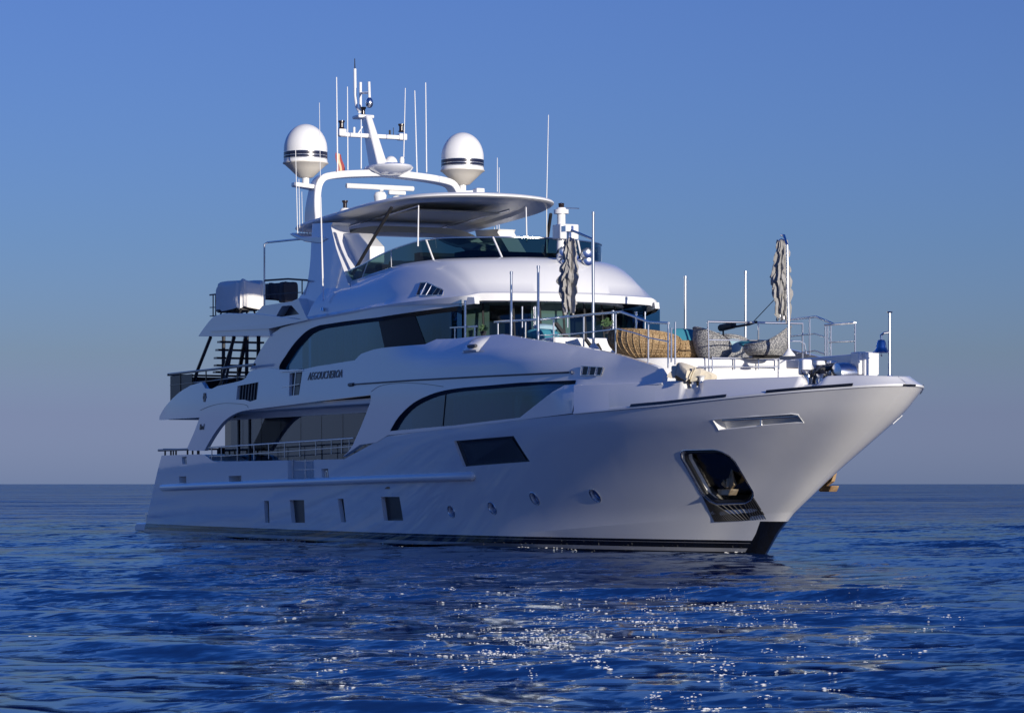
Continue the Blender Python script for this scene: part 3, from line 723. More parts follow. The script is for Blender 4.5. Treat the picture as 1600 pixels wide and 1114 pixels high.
for sg in (1, -1):
    G = [[], []]
    x0_, x1_ = at(700,630,-3.6)[0], at(792,630,-3.6)[0]
    for i in range(61):
        t_ = i/60; x_ = x0_+(x1_-x0_)*t_; y_ = sg*(-3.45+.03*math.sin(t_*60)); G[0].append((x_, y_, 2.6)); G[1].append((x_, y_, 3.9))
    MB().grid(G).build('cabin_curtain', M['curtain_pale'], Y)
b = MB(); b.box((-9.6, 0, 3.22), (6.2, 6.6, 1.2)).box((-5.0, 0, 3.22), (2.99, 5.2, 1.2)); b.build('cabin_interior', M['inside'], Y)
b = MB(); b.box((-17.2, 0, 5.1), (9.6, 5.4, 2.2)); b.build('bridge_interior', M['inside'], Y)
# wheelhouse front: curved glass between mullions, white base below, dark interior
def arc_pts(x0, ys, xc, n, sharp=2.4):
    return [(xc-(xc-x0)*abs(u)**sharp, u*ys) for u in np.linspace(-1, 1, n)]
WG = arc_pts(-12.2, 2.62, -10.55, 33)
xs_ = at(705,520,-3.2)[0]
WGs = [(xs_, -3.25)]
b = MB(); b.grid([[(x, y, 3.95) for x, y in WG], [(x+.12, y*1.0, 5.42) for x, y in WG]]); b.build('wheelhouse_base', M['white'], Y)
for i in range(0, 32, 4):
    P = WG[i:i+5]; b = MB(); b.grid([[(x+.12, y, 5.42) for x, y in P], [(x-.02, y*.99, 6.42) for x, y in P]]); b.build('wheelhouse_window', M['glass_clear'], Y)
for sg in (1, -1):
    b = MB(); b.grid([[(xs_, sg*-2.9, 4.6), (WG[0][0], sg*-2.62, 4.6)], [(xs_, sg*-2.9, 6.42), (WG[0][0], sg*-2.62, 6.42)]]); b.build('wheelhouse_window', M['glass'], Y)
for i in range(4, 32, 4):
    x, y = WG[i]; b = MB(); b.tube([(x+.11, y, 5.42), (x-.03, y*.99, 6.42)], .03, 6); b.build('window_mullion', M['rubber'], Y)
b = MB(); b.grid([[(x-1.5, y*.9, 4.5) for x, y in WG], [(x-1.5, y*.9, 6.6) for x, y in WG]]); b.build('wheelhouse_bulkhead', M['inside'], Y)
b = MB(); b.prism([(x-.5, y*.82, 5.1) for x, y in WG], (0,0,.35)); b.build('helm_console', M['cream'], Y, bevel=.05)
b = MB(); b.grid([[(-10.85, -.75, 4.9), (-10.80, .35, 4.9)], [(-10.95, -.75, 6.4), (-10.9, .35, 6.4)]]); b.grid([[(-11.9, -2.2, 4.9), (-11.4, -1.75, 4.9)], [(-11.9, -2.2, 6.4), (-11.4, -1.75, 6.4)]]); b.build('wheelhouse_pale_panel', M['cream'], Y)  # two pale upright panels behind the wheelhouse glass
# ------------------------------------------------------------------ bridge roof: brow, dome and sun-deck coaming
def curve3(P, n):
    k = np.arange(len(P)); fx, fy, fz = (pchip(k, [p[c] for p in P]) for c in range(3)); t = np.linspace(0, len(P)-1, n)
    return [(fx(a), fy(a), fz(a)) for a in t]
p0 = PT(478,500.5,YU); p1 = PT(614,477,YU); p2 = PT(728,464,YU)
def up(p, dz, dy=0): return (p[0], p[1]+dy, p[2]+dz)
BROW = [(-10.30,-2.42),(-10.05,-1.87),(-9.86,-1.22),(-9.73,-.6),(-9.70,0)]
e0 = [up(p0,-.03,-.02), up(((p0[0]+p1[0])/2, -3.51, (p0[2]+p1[2])/2), -.03, -.02), up(p1,-.03,-.02), up(p2,-.17,-.02)]+[(x,y,6.385) for x,y in BROW]
e1 = [up(p0,.02,-.03), up(((p0[0]+p1[0])/2, -3.51, (p0[2]+p1[2])/2), .02, -.03), up(p1,.03,-.03), up(p2,.03,-.04)]+[(x+.02,y*1.005,6.58) for x,y in BROW]
e2 = [up(p0,.10,.03), up(((p0[0]+p1[0])/2, -3.46, (p0[2]+p1[2])/2), .10, .03), up(p1,.12,.05), up(p2,.10,.10)]+[(x-.16,y*.975,6.64) for x,y in BROW]
w0 = [(-19.3,-3.10,7.35),(-17.9,-3.02,7.36),(-16.5,-2.95,7.48),(-14.9,-2.80,7.60),(-13.35,-2.5,7.62),(-12.5,-2.0,7.62),(-12.0,-1.4,7.62),(-11.55,-.7,7.62),(-11.42,0,7.62)]
NR = 60
E0, E1, E2, W0 = (curve3(e, NR) for e in (e0, e1, e2, w0))
rows = [[(x, y+.10, z+.03) for x, y, z in E0], E0, E1, E2]
for q in (.12, .28, .45, .62, .8, .93):
    row = []
    for i in range(NR):
        a, c = Vector(E2[i]), Vector(W0[i]); p = a.lerp(c, q); front = sstep(-14, -11, E2[i][0])
        p.z += (.26*front+.05)*math.sin(math.pi*q)**.8; p.y -= .08*(1-front)*math.sin(math.pi*q); row.append(tuple(p))
    rows.append(row)
rows.append(W0); rows.append([(x-.3*(x > -13), y*.9, z-.02) for x, y, z in W0])
b = MB(); b.grid(rows); b.both(); b.build('bridge_roof', M['white'], Y, sharp=32)
b = MB(); b.prism([(x-.1, y, 6.40) for x, y in arc_pts(-12.4, 2.75, -9.8, 21)], (0,0,.04)); b.build('brow_lining', M['white_matt'], Y)
for (x, y) in ((-10.6,-1.6),(-10.35,-.6),(-10.35,.5),(-10.7,1.6)):
    b = MB(); b.lathe([(.0,-.02),(.05,-.02),(.05,.0)], (x, y, 6.40), 10); b.build('downlight', M['steel'], Y)
b = MB(); b.grid([[(x, y*.93, z-.03) for x, y, z in W0], [(x, 0, z-.03) for x, y, z in W0]]); b.both(); b.build('sun_deck_floor', M['white_matt'], Y)
# five-cell vent on the starboard shoulder (and its twin)
def near_roof(px, py):
    best = None
    for r_ in range(3, len(rows)-1):
        for i in range(NR-1):
            for (u, v) in ((.5,.5),(0,0),(.5,0),(0,.5),(.25,.25),(.75,.75),(.25,.75),(.75,.25)):
                p = Vector(rows[r_][i]).lerp(Vector(rows[r_][i+1]), u).lerp(Vector(rows[r_+1][i]).lerp(Vector(rows[r_+1][i+1]), u), v)
                q = cS+p.x*cF+p.y*cP; X = 800+FPX*q[0]/q[1]; Z = 756-FPX*(p.z-EYE)/q[1]; d = (X-px)**2+(Z-py)**2
                if best is None or d < best[0]: best = (d, p.copy())
    y = best[1].y; x, z = at(px, py, y); return Vector((x, y-.012, z))
vb = [(650,461.5),(692,461.5)]; vt = [(656.5,441.5),(668,440.8),(694,453.5)]
tops = [(657,441.8),(667.5,441.2),(676,444.8),(684.5,449),(690,451.5),(693.5,453.8)]; bots = [(650.5,461.3),(657.5,461.5),(666,461.7),(675.5,461.6),(684,461.3),(691.5,461.2)]
T_ = [near_roof(*p) for p in tops]; B_ = [near_roof(*p) for p in bots]
for i in range(5):
    a0, a1 = T_[i].lerp(T_[i+1], .12), T_[i].lerp(T_[i+1], .88); c0, c1 = B_[i].lerp(B_[i+1], .12), B_[i].lerp(B_[i+1], .88)
    b = MB(); b.prism([a0, a1, c1, c0], (0,.04,0)); both_build(b, 'vent_cell', 'black', Y)
b = MB(); b.tube(T_, .014, 6); b.tube(B_, .014, 6)
for i in range(6): b.tube([T_[i], B_[i]], .014, 6)
both_build(b, 'vent_frame', 'steel', Y)
# windscreen of the sun deck
wt = [(-18.6,-3.06,7.60),(-17.3,-3.02,7.74),(-16.3,-2.98,7.90),(-15.0,-2.80,8.10),(-13.6,-2.62,8.20),(-12.85,-2.15,8.21),(-12.4,-1.5,8.21),(-12.0,-.75,8.21),(-11.88,0,8.21)]
wb = [(-18.5,-3.05,7.33),(-17.9,-3.0,7.34)]+w0[2:]
WT, WB = curve3(wt, 49), curve3(wb, 49)
segs = [(0,9),(9,16),(16,24),(24,38),(38,48)]
for a, c in segs[:-1]:
    b = MB(); b.grid([WB[a:c+1], WT[a:c+1]]); both_build(b, 'windscreen_pane', 'glass_teal', Y)
b = MB(); F1 = WB[38:]+[(x, -y, z) for x, y, z in WB[38:-1][::-1]]; F2 = WT[38:]+[(x, -y, z) for x, y, z in WT[38:-1][::-1]]; b.grid([F1, F2]); b.build('windscreen_pane', M['glass_teal'], Y)
b = MB(); b.tube(WT+[(x, -y, z) for x, y, z in WT[:-1][::-1]], .022, 6); b.build('windscreen_rail', M['steel'], Y)
for i in (9, 16, 24, 38):
    b = MB(); b.tube([WB[i], WT[i]], .028 if i > 20 else .018, 6); both_build(b, 'windscreen_post', 'white_matt', Y)
# dark seat backs behind the glass
b = MB()
for i in range(10, 48, 3):
    x, y, z = WB[i]; b.tube([(x-.55, y*.86, 7.55), (x-.55, y*.86, 7.72+.10*random.random())], [.30,.22], 10)
b.box((-13.3, 0, 7.72), (1.0, 3.4, .34)); b.box((-15.2, 0, 7.72), (.4, 4.4, .5))
b.both(); b.build('sun_deck_seating', M['canvas_dark'], Y)
# ------------------------------------------------------------------ sun deck aft
YS = -3.55
pf = [A3(p[0], p[1], YS) for p in [(310,525.5)]+smooth_px([(310,524.5),(318,513),(330,498),(338,493),(352,489.5)])+[(400,490),(478,500),(420,513),(422,525)]]
b = MB(); b.prism(pf, (0, 7.1, 0)); b.build('sun_deck', M['white'], Y, bevel=.03)
pf = [A3(p[0], p[1], YS-.05) for p in [(327,516),(480,497),(480,500),(420,513.5),(328,518)]]
b = MB(); b.prism(pf, (0, .3, 0)); both_build(b, 'deck_edge_lip', 'white', Y)
pf = [(398,491),(402,487.5),(410,478),(456,471),(466,466.5),(480,499)]
Yq = lambda x, z: -3.50
b = panel_mesh(pf, [[(430,496.5),(440.5,478.3),(455.5,477.3),(467.5,491)]], Yq, .9, .6); both_build(b, 'sun_deck_wing', 'white', Y, sharp=40)
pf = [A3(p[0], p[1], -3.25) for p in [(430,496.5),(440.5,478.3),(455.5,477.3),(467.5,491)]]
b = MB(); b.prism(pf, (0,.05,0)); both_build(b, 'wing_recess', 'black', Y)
# solid wings that carry the hardtop
YP = lambda x, z: -3.30+.16*max(0, z-6.6)
wing = smooth_px([(466,467),(474,456),(480,443),(484.5,411),(486.5,375),(488,350)])+[(520,348)]+smooth_px([(517,353),(521,370),(526,390),(536,419),(543,441)])+[(560,470),(600,479),(478,500.5)]
both_build(panel_mesh(wing, [], YP, .55, .5), 'hardtop_wing', 'white', Y, sharp=40)
pf = [A3(p[0], p[1], -2.62) for p in [(528,364.5),(560,364.5),(578,385),(578,410),(560,425),(541,421),(523,381)]]
b = MB(); b.prism(pf, (0, .45, 0)); b.build('wet_bar', M['white_matt'], Y, bevel=.03)
# aft platform with the whip aerials
b = MB(); cpx = [A3(p[0], p[1], -3.0) for p in [(451,366),(462,372.5),(476,378),(500,381),(512,373),(505,369.5),(470,370),(456,364)]]
b.prism(cpx, (0, 1.2, 0)); both_build(b, 'aerial_shelf', 'white', Y, bevel=.03)
# hardtop
def ht_z(x): return 9.20+(x+24.2)*.032
HP = [(-24.4,0),(-24.35,-1.5),(-24.1,-2.3),(-23.2,-2.66),(-21,-2.72),(-18.2,-2.68),(-16.7,-2.5),(-15.5,-2.1),(-14.8,-1.35),(-14.52,-.5),(-14.48,0)]
H = curve3([(x, y, 0) for x, y in HP], 60)
def hrow(s, dz, dxc=-20): return [((x-dxc)*s+dxc, y*s, ht_z(x)+dz) for x, y, _ in H]
b = MB(); b.grid([[(-20+(x+20)*.02, y*.02, ht_z(-20)+.30) for x, y, _ in H], hrow(.6,.27), hrow(.85,.20), hrow(.95,.155), hrow(.99,.12), hrow(1.0,.08), hrow(1.0,.045), hrow(.985,.01), hrow(.95,-.015), hrow(.80,-.02)]); b.both(); b.build('hardtop', M['white_matt'], Y, sharp=40)
b = MB(); b.grid([hrow(.80,-.02), hrow(.78,.07), hrow(.5,.09), [(-20, 0, ht_z(-20)+.09) for _ in H]]); b.both(); b.build('hardtop_lining', M['white_matt'], Y, sharp=40)
b = MB(); b.box((-19.6, 0, ht_z(-19.6)+.03), (4.4, 2.6, .05)); b.build('sunroof_panel', M['cream'], Y, bevel=.02)
for y in (-1.4, 1.4):
    b = MB(); b.tube([(-22.3, y, 9.27), (-17, y, 9.44)], .025); b.build('sunroof_rail', M['steel'], Y)
# cross arch under the hardtop
G = []
for u in np.linspace(-1, 1, 31):
    z = 9.20-1.25*abs(u)**5; yy = u*2.85; th = .20+.22*abs(u)**3
    G.append([(-21.6, yy, z), (-20.6, yy*.99, z-.02), (-20.5, yy*.96, z-th), (-21.5, yy*.96, z-th-.02)])
MB().grid(G, closed=True).build('hardtop_arch', M['cream'], Y, sharp=50)
# black struts
for sg in (1, -1):
    t, f_ = A3(612,327,-2.45), A3(551,417,-2.95); b = MB(); b.tube([(t[0], sg*t[1], t[2]+.05), (f_[0], sg*f_[1], f_[2]-.2)], .05, 8); b.build('hardtop_strut', M['rubber'], Y)
# small boxes on the roof
for q in ((493,333,-2.0,.28,.24),(748,299,1.2,.26,.16)):
    x, y, z = A3(q[0], q[1], q[2]); b = MB(); b.box((x, y, z), (.3, q[3], q[4])); b.build('roof_box', M['white'], Y, bevel=.03)
def lantern(px, py, y, s=1, mm='lamp'):
    x, y, z = A3(px, py, y); b = MB(); b.lathe([(.07*s,-.14*s),(.09*s,-.12*s),(.06*s,-.08*s),(.06*s,.06*s),(.09*s,.10*s),(.09*s,.14*s),(0,.15*s)], (x, y, z), 12); return b.build('navigation_light', M[mm], Y)
lantern(539,321,-1.6); 
b = MB(); x, y, z = A3(539,328,-1.6); b.lathe([(.17,-.06),(.12,.04),(.05,.06)], (x,y,z), 14); b.build('light_base', M['white'], Y)
# ------------------------------------------------------------------ radar arch, mast, domes, aerials
XA = -22.85
AR = curve3([(0,-2.30,9.30),(0,-2.33,9.85),(0,-2.28,10.4),(0,-2.08,10.72),(0,-1.5,10.84),(0,-.8,10.90),(0,0,10.95)], 25)
G = []
for i, (_, y, z) in enumerate(AR):
    a = AR[min(i+1, 24)]; c = AR[max(i-1, 0)]; t = Vector((0, a[1]-c[1], a[2]-c[2])).normalized(); n_ = Vector((0, -t.z, t.y))*.10; k = sstep(10.3, 9.3, z) if z < 10.3 else 0
    d = .30+.22*(1-sstep(9.3, 10.6, z)); xc = XA+.1-.12*(1-sstep(9.3,10.6,z))
    G.append([(xc-d, y-n_.y, z-n_.z), (xc-d*.9, y+n_.y, z+n_.z), (xc+d*.9, y+n_.y, z+n_.z), (xc+d, y-n_.y, z-n_.z)])
b = MB(); b.grid(G, closed=True); b.both(); b.build('radar_arch', M['white'], Y, bevel=.03, sharp=50)
b = MB(); S3 = Matrix.Diagonal((1.25, .80, 1)); b.lathe([(.0,-.17),(.45,-.15),(.80,-.02),(.86,.05),(.82,.11),(.6,.17),(.0,.19)], (XA+.25, 0, 11.02), 32, S3); b.build('arch_platform', M['white'], Y)
# raked mast pylon
def rbox(p, q, wx0, wy0, wx1, wy1):
    p, q = Vector(p), Vector(q); b = MB()
    V = [p+Vector((i*wx0/2, j*wy0/2, 0)) for i, j in ((-1,-1),(1,-1),(1,1),(-1,1))]+[q+Vector((i*wx1/2, j*wy1/2, 0)) for i, j in ((-1,-1),(1,-1),(1,1),(-1,1))]
    return b.add(V, [(0,1,2,3),(7,6,5,4)]+[(i, i+4, (i+1) % 4+4, (i+1) % 4) for i in range(4)])
PB, PTp = A3(592,263,0), A3(572.5,182,0)
rbox(PB, PTp, .75, .34, .42, .20).build('mast', M['white'], Y, bevel=.04)
x, y, z = A3(567.5,183.5,0); b = MB(); b.box((x, 0, z), (.55, .52, .10)); b.build('mast_head', M['white'], Y, bevel=.03)
b = MB(); l, r_ = A3(534,210.5,-1.0), A3(629,216,1.05); xm = (l[0]+r_[0])/2; zm = (l[2]+r_[2])/2
b.box((xm, 0, zm), (.20, 2.1, .13)); b.box((xm, -.98, zm+.06), (.26,.24,.22)); b.box((xm, 1.0, zm+.02), (.26,.26,.2)); b.build('spreader', M['white'], Y, bevel=.03)
for yy, px, py in ((-.98,538,199),(.98,619.5,202)):
    b = MB(); b.lathe([(.08,-.1),(.1,-.08),(.07,-.05),(.07,.08),(.1,.11),(.1,.15),(0,.16)], (xm, yy, zm+.27), 12); b.build('navigation_light', M['lamp'], Y)
lantern(567.5,175,0)
b = MB(); b.tube([(xm-.05, -.55, zm+.06), (xm-.05,-.55, zm+.25)], .035); b.tube([(xm-.05,-.42,zm+.06),(xm-.05,-.28,zm+.28)], .02); b.build('wind_sensor', M['white_matt'], Y)
b = MB(); b.tube([(xm-.05, .62, zm+.06), (xm-.05,.62, zm+.22)], .03); b.tube([(xm-.05,.74,zm+.06),(xm-.05,.74,zm+.30)], .010); b.build('wind_sensor', M['rubber'], Y)
# mast-head aerials
b = MB(); P = [A3(p[0], p[1], -.1) for p in [(562,176),(557,167.5),(555,150),(554.5,108)]]; b.tube(P, .045, 8); b.build('aerial_tube', M['white'], Y)
b = MB(); b.tube([A3(554.5,110,-.1), A3(554.2,92,-.1)], [.02,.012], 6); b.build('aerial_tip', M['rubber'], Y)
b = MB(); b.tube([A3(563.3,176,.05), A3(563.3,129,.05)], .042, 8); b.tube([A3(563.5,146,.05), A3(577,145.5,.05)], .035, 8); b.tube([A3(576.5,128.5,.05), A3(577.3,154,.05)], .042, 8); b.build('aerial_frame', M['white'], Y)
x, y, z = A3(577.2,161,.05); b = MB(); b.lathe([(.04,.16),(.09,.10),(.12,0),(.10,-.09),(.06,-.14),(0,-.16)], (x,y,z), 16); b.build('mast_camera', M['steel'], Y)
x, y, z = A3(577.2,166,.05); b = MB(); b.lathe([(.0,-.06),(.06,-.05),(.08,.0),(.05,.04)], (x,y,z), 14); b.build('camera_lens', M['lamp'], Y)
# satellite domes
for sg, lab in ((-1, 'a'), (1, 'b')):
    d = MB(); c = (XA, sg*2.55, 11.13); r0 = .655
    prof = [(r0*1.0,.03),(r0*.985,.12)]+[(r0*.985, .12+.30*q) for q in (.5, 1)]+[(r0*.985*math.cos(a), .42+.76*math.sin(a)) for a in np.linspace(.06, math.pi/2, 16)]
    dm = MB().lathe(prof, c, 48).build('satellite_dome', M['white_matt'], Y)
    b = MB(); b.lathe([(.13,-.42),(.22,-.40),(r0*.72,-.16),(r0*.96,-.02),(r0*1.03,.0),(r0*1.03,.03),(r0*.99,.035)], c, 48); b.build('dome_base', M['cream'], dm)
    for za, zb2 in ((.150,.212),(.235,.325)):
        b = MB(); b.lathe([(r0*.984,za),(r0*.992,za+.004),(r0*.992,zb2-.004),(r0*.984,zb2)], c, 48); b.build('dome_stripe', M['letter'], dm)
    for zc_ in (.135,.222,.335):
        b = MB(); b.lathe([(r0*.984,zc_-.012),(r0*.998,zc_-.006),(r0*.998,zc_+.006),(r0*.984,zc_+.012)], c, 48); b.build('dome_band', M['steel'], dm)
    b = MB(); b.lathe([(.11,-.72),(.11,-.40)], c, 20); b.build('dome_pedestal', M['white'], dm)
    b = MB(); b.prism([(XA-.28, sg*2.2, 10.36),(XA+.28, sg*2.2, 10.36),(XA+.16, sg*2.95, 10.44),(XA-.16, sg*2.95, 10.44)], (0,0,.13)); b.build('dome_bracket', M['white'], dm, bevel=.03)
# small domes beside the mast foot
x, y, z = A3(611,253,.35); b = MB(); b.lathe([(.15,-.14),(.19,-.10)]+[(.20*math.cos(a), -.05+.22*math.sin(a)) for a in np.linspace(0, math.pi/2, 8)], (x,y,z), 20); b.build('antenna_dome', M['white_matt'], Y)
x, y, z = A3(628,252,.7); b = MB(); b.lathe([(.07,-.14),(.075,.06),(.05,.12),(0,.14)], (x,y,z), 14); b.build('antenna_dome', M['white_matt'], Y)
# radar scanner
x, y, z = A3(597,293.5,0); b = MB(); l, r_ = A3(541,290.5,-1.15), A3(646,295.5,1.1); b.tube([l, r_], .085, 8); sc = b.build('radar_scanner', M['white_matt'], Y, bevel=.02)
b = MB(); b.tube([((l[0]+r_[0])/2, 0, (l[2]+r_[2])/2), ((l[0]+r_[0])/2+.02, .02, (l[2]+r_[2])/2-.12)], .06); x, y, z = A3(594,305,-.05); b.lathe([(.14,-.32),(.17,-.2),(.20,-.02),(.15,.08),(.08,.1)], (x, y, z), 18); b.build('radar_pedestal', M['white'], sc)
x, y, z = A3(620,309,.5); b = MB(); b.lathe([(.17,-.14),(.15,.02),(.05,.06)], (x,y,z), 18); b.box((x, y, z+.14), (.16,.55,.12)); b.build('radar_scanner', M['white'], Y, bevel=.03)
# whip aerials: px top, py top, px foot, py foot, y, radius
for q in ((525.8,121,527.5,268,-1.7,.022),(542.8,136,543.5,266,-1.2,.018),(564.3,187,564.3,265,-.65,.02),(633.3,138,630.8,246,.6,.016),(648,142,651.5,270,1.1,.02),(665,129.5,666.5,270,1.5,.02),
          (461.8,235,465,366,-3.1,.014),(467,280,468.5,366,-2.9,.012),(471.5,300,473,365,-2.7,.010),(477,330,477.5,366,-2.4,.012),(482,340,482,366,-2.2,.012),
          (777,247,777,300,1.8,.012),(780,262,780,304,2.0,.010),(857,180,854,316,2.4,.014),(854,316,854.5,405,2.3,.018),(499,161,501,308,-3.4,.010),(501,308,504.5,447,-3.4,.026),(654,321,653,385,-2.95,.022),(822,324,823,378,-.2,.022),
          (772.5,352,772.5,374,2.6,.012),(776.5,350,776.5,374,2.75,.012),(780,348,780,374,2.9,.012)):
    b = MB(); b.tube([A3(q[0], q[1], q[4]), A3(q[2], q[3], q[4])], [q[5]*.7, q[5]], 6); b.build('whip_aerial', M['white_matt'], Y)
b = MB(); b.tube([A3(504.5,447,-3.45), A3(504.8,470,-3.5)], .02); b.build('whip_foot', M['steel'], Y)
x, y, z = A3(504.8,483,-3.48); b = MB(); b.lathe([(.07,-.05),(.05,.05),(0,.06)], (x, y-.02, z), 10); b.build('whip_foot', M['steel'], Y)
# forward signal mast with searchlights on the bridge roof
MX, MY = -11.6, .45
def MP(py, dy=0, dx=0): 
    _, z = at(877, py, MY); return z
x0, y0 = -11.75, .35
zf = [at(877,p,y0)[1] for p in (422,375,335,328,325,318)]; xc = at(877,370,y0)[0]
b = MB(); b.lathe([(.17,zf[0]-.35),(.15,zf[0]),(.12,zf[1]),(.11,zf[2]),(.20,zf[2]+.01),(.20,zf[3]),(.13,zf[3]+.01),(.12,zf[4])], (xc, y0, 0), 20); sm_ = b.build('signal_mast', M['white'], Y)
b = MB(); b.lathe([(.07,zf[4]),(.08,zf[5]),(0,zf[5]+.02)], (xc, y0, 0), 12); b.build('mast_light', M['lamp'], sm_)
b = MB(); x, y, z = A3(883,362,y0); b.box((xc+.05, y0+.1, z), (.5,.55,.4)); b.build('mast_box', M['white'], sm_, bevel=.03)
b = MB(); b.tube([A3(878,325,y0), A3(905,326,y0+.4)], .015, 6); b.build('mast_arm', M['steel'], sm_)
for px, py, yy in ((870,396,.0),(874,411,.1),(907,398,.75),(908,410,.8),(886,404,.4)):
    x, y, z = A3(px, py, yy); b = MB(); b.lathe([(.0,-.14),(.10,-.12),(.13,-.03),(.135,.08),(.14,.12),(.11,.10),(0,.08)], (x+.3, y, z), 16, Matrix.Rotation(R(80), 3, 'Y')); b.build('searchlight', M['steel'], sm_)
# thin poles of the fore awning
for px, pt, pb, yy, rr in ((727,470,527,-3.05,.045),(799,425,524,-2.95,.05),(841,416,530,-2.75,.05),(927,332,546,-2.3,.05),(1071,432,560,1.9,.055),(1165,424,560,1.9,.05),(958,486,530,-.9,.05),(994,488,530,-.3,.04),(816,480,512,-1.9,.035),(836,480,520,-1.7,.05),(887,490,512,-1.6,.03),(1008,488,520,.2,.03)):
    b = MB(); rr *= .66; b.tube([A3(px, pt, yy), A3(px, pb, yy)], rr, 10); x, y, z = A3(px, pt, yy); b.lathe([(rr*1.25,-.06),(rr*1.25,.01),(0,.02)], (x,y,z), 10); b.build('awning_pole', M['steel'], Y)
# ------------------------------------------------------------------ fore rails
rail_part('fore_rail', [(773,503),(850,499),(920,491.5),(970,487.5),(992,495),(1014,503.5),(1045,505)], -2.45,
  [[(840,524.5),(900,521.5),(965,514),(990,520),(1014,528),(1045,534)]],
  [(778,504,528),(821,501,528),(865,498,536),(912,492.5,546),(962,489,557),(1013,504,568),(1044,505,575),(1049,512,566),(1055,503,570)], .020, rt=.03)
rail_part('fore_rail', [(704,512),(745,510)], -3.0, [], [(711,512,529),(742,510,526)], .02)
# starboard fore rail repeated to port
def railY(name, P, mids, posts, r=.02):
    b = MB(); b.tube(P, r*1.35, 8); o = b.build(name, M['steel'], Y)
    for m_ in mids: MB().tube(m_, r*.8, 6).build('rail_bar', M['steel'], o)
    for a, c in posts: MB().tube([a, c], r, 8).build('stanchion', M['steel'], o)
P = [A3(1232,500,2.4), A3(1275,495,2.4), A3(1302,506,2.4)]; 
railY('fore_rail', P, [[A3(1226,526.5,2.4), A3(1273,521.5,2.4), A3(1295,529,2.4)], [A3(1245,552,2.4), A3(1273,548,2.4), A3(1288,553,2.4)]], [(A3(1265,496.5,2.4), A3(1265,556,2.4)), (A3(1298,505,2.4), A3(1298,556,2.4)), (A3(1289.5,508,2.2), A3(1289.5,556,2.2)), (A3(1293,508,2.3), A3(1293,556,2.3))])
a_, c_ = A3(1289,508,2.0), A3(1336,504.5,1.5); d_, e_ = A3(1295,535,2.0), A3(1336,533,1.5)
railY('fore_rail', [a_, c_], [[d_, e_]], [(c_, A3(1336,556,1.5))])
# rail across the front of the lounge
def FR(px, py): # plane x = 2.0+small
    u = (px-800)/FPX; b_ = cS-1.0*cF; y = (u*b_[1]-b_[0])/(cP[0]-u*cP[1]); q = b_+y*cP; return (-1.0, float(y), float(EYE+(756-py)*q[1]/FPX))
railY('fore_rail', [FR(1106,502.5), FR(1254,505.5)], [[FR(1106,531), FR(1250,533), FR(1257,537), FR(1260,553)], [FR(1113,559), FR(1217,560.5)], [FR(1090,572.5), FR(1216,573)]],
      [(FR(1106,502.5), FR(1108,592)), (FR(1113,557), FR(1113,580)), (FR(1185,505), FR(1185,577)), (FR(1254,506), FR(1254,560)), (FR(1148,560), FR(1148,577)), (FR(1217,560), FR(1217,577))])
b = MB(); b.tube([FR(1113,580), FR(1111,589), FR(1102,603)], .04, 8); b.build('rail_bracket', M['white'], Y)
# crane boom and pedestal on the bow, chain gear
x, y, z = A3(1355,568,0); b = MB(); b.lathe([(.24,3.6),(.24,z+.22),(.22,z+.24),(0,z+.24)], (x, 0, 0), 4, Matrix.Rotation(R(45+0), 3, 'Z')); b.box((x-.1,0,z), (.35,.52,.5)); b.build('crane_pedestal', M['white'], Y, bevel=.05)
bx = A3(1236,561,0)[0]; b = MB(); b.add([(x-.2,-.17,z-.10),(x-.2,.17,z-.10),(x-.2,.17,z+.22),(x-.2,-.17,z+.22),(bx,-.14,z+.0),(bx,.14,z+.0),(bx,.14,z+.2),(bx,-.14,z+.2)], [(3,2,1,0),(4,5,6,7),(0,1,5,4),(1,2,6,5),(2,3,7,6),(3,0,4,7)]); b.build('crane_boom', M['white'], Y, bevel=.03)
b = MB(); b.box((x-1.5,-.175,z+.07), (.08,.02,.10)); b.build('boom_plate', M['louver'], Y)
for px, py, yy, s in ((1262,590,-1.05,1.0),(1277,584,-.75,1.1),(1300,580,-.5,1.0),(1284,594,-1.0,.8)):
    x, y, z = A3(px, py, yy); b = MB(); b.lathe([(.17*s,-.22*s),(.10*s,-.14*s),(.09*s,.05*s),(.15*s,.13*s),(.16*s,.17*s),(0,.18*s)], (x,y,z), 16); b.build('capstan', M['steel'], Y)
x, y, z = A3(1318,582,-.6); b = MB(); b.lathe([(.05,-.25),(.22,-.22),(.24,0),(.22,.18),(.06,.22)], (x,y,z-.02), 18, Matrix.Rotation(R(90), 3, 'X')); b.build('windlass_drum', M['steel'], Y)
b = MB(); b.tube([A3(1268,588,-1.0), A3(1284,578,-.9), A3(1298,575,-.7), A3(1313,569.5,-.6)], [.03,.06,.05,.02], 6); b.tube([A3(1284,579,-.9), A3(1290,588,-.95), A3(1297,594,-1.0)], [.05,.06,.03], 6); b.tube([A3(1271,598,-1.05), A3(1273,583,-1.0)], .03, 6); b.build('windlass_handle', M['rubber'], Y)
for px, py, yy, d in ((1258,570,-1.0,.24),(1280,572,-.6,.22),(1300,572,-.4,.2)):
    x, y, z = A3(px, py, yy); b = MB(); b.box((x, y, z-.05), (d, d, .34)); b.build('deck_locker', M['white'], Y, bevel=.04)
for px, py, yy in ((1077,596,-2.45),(1089,597,-2.4)):
    x, y, z = A3(px, py, yy); b = MB(); b.lathe([(.09,-.2),(.06,-.1),(.06,.1),(.10,.14),(0,.16)], (x,y+.12,z), 12); b.build('fairlead_post', M['white'], Y)
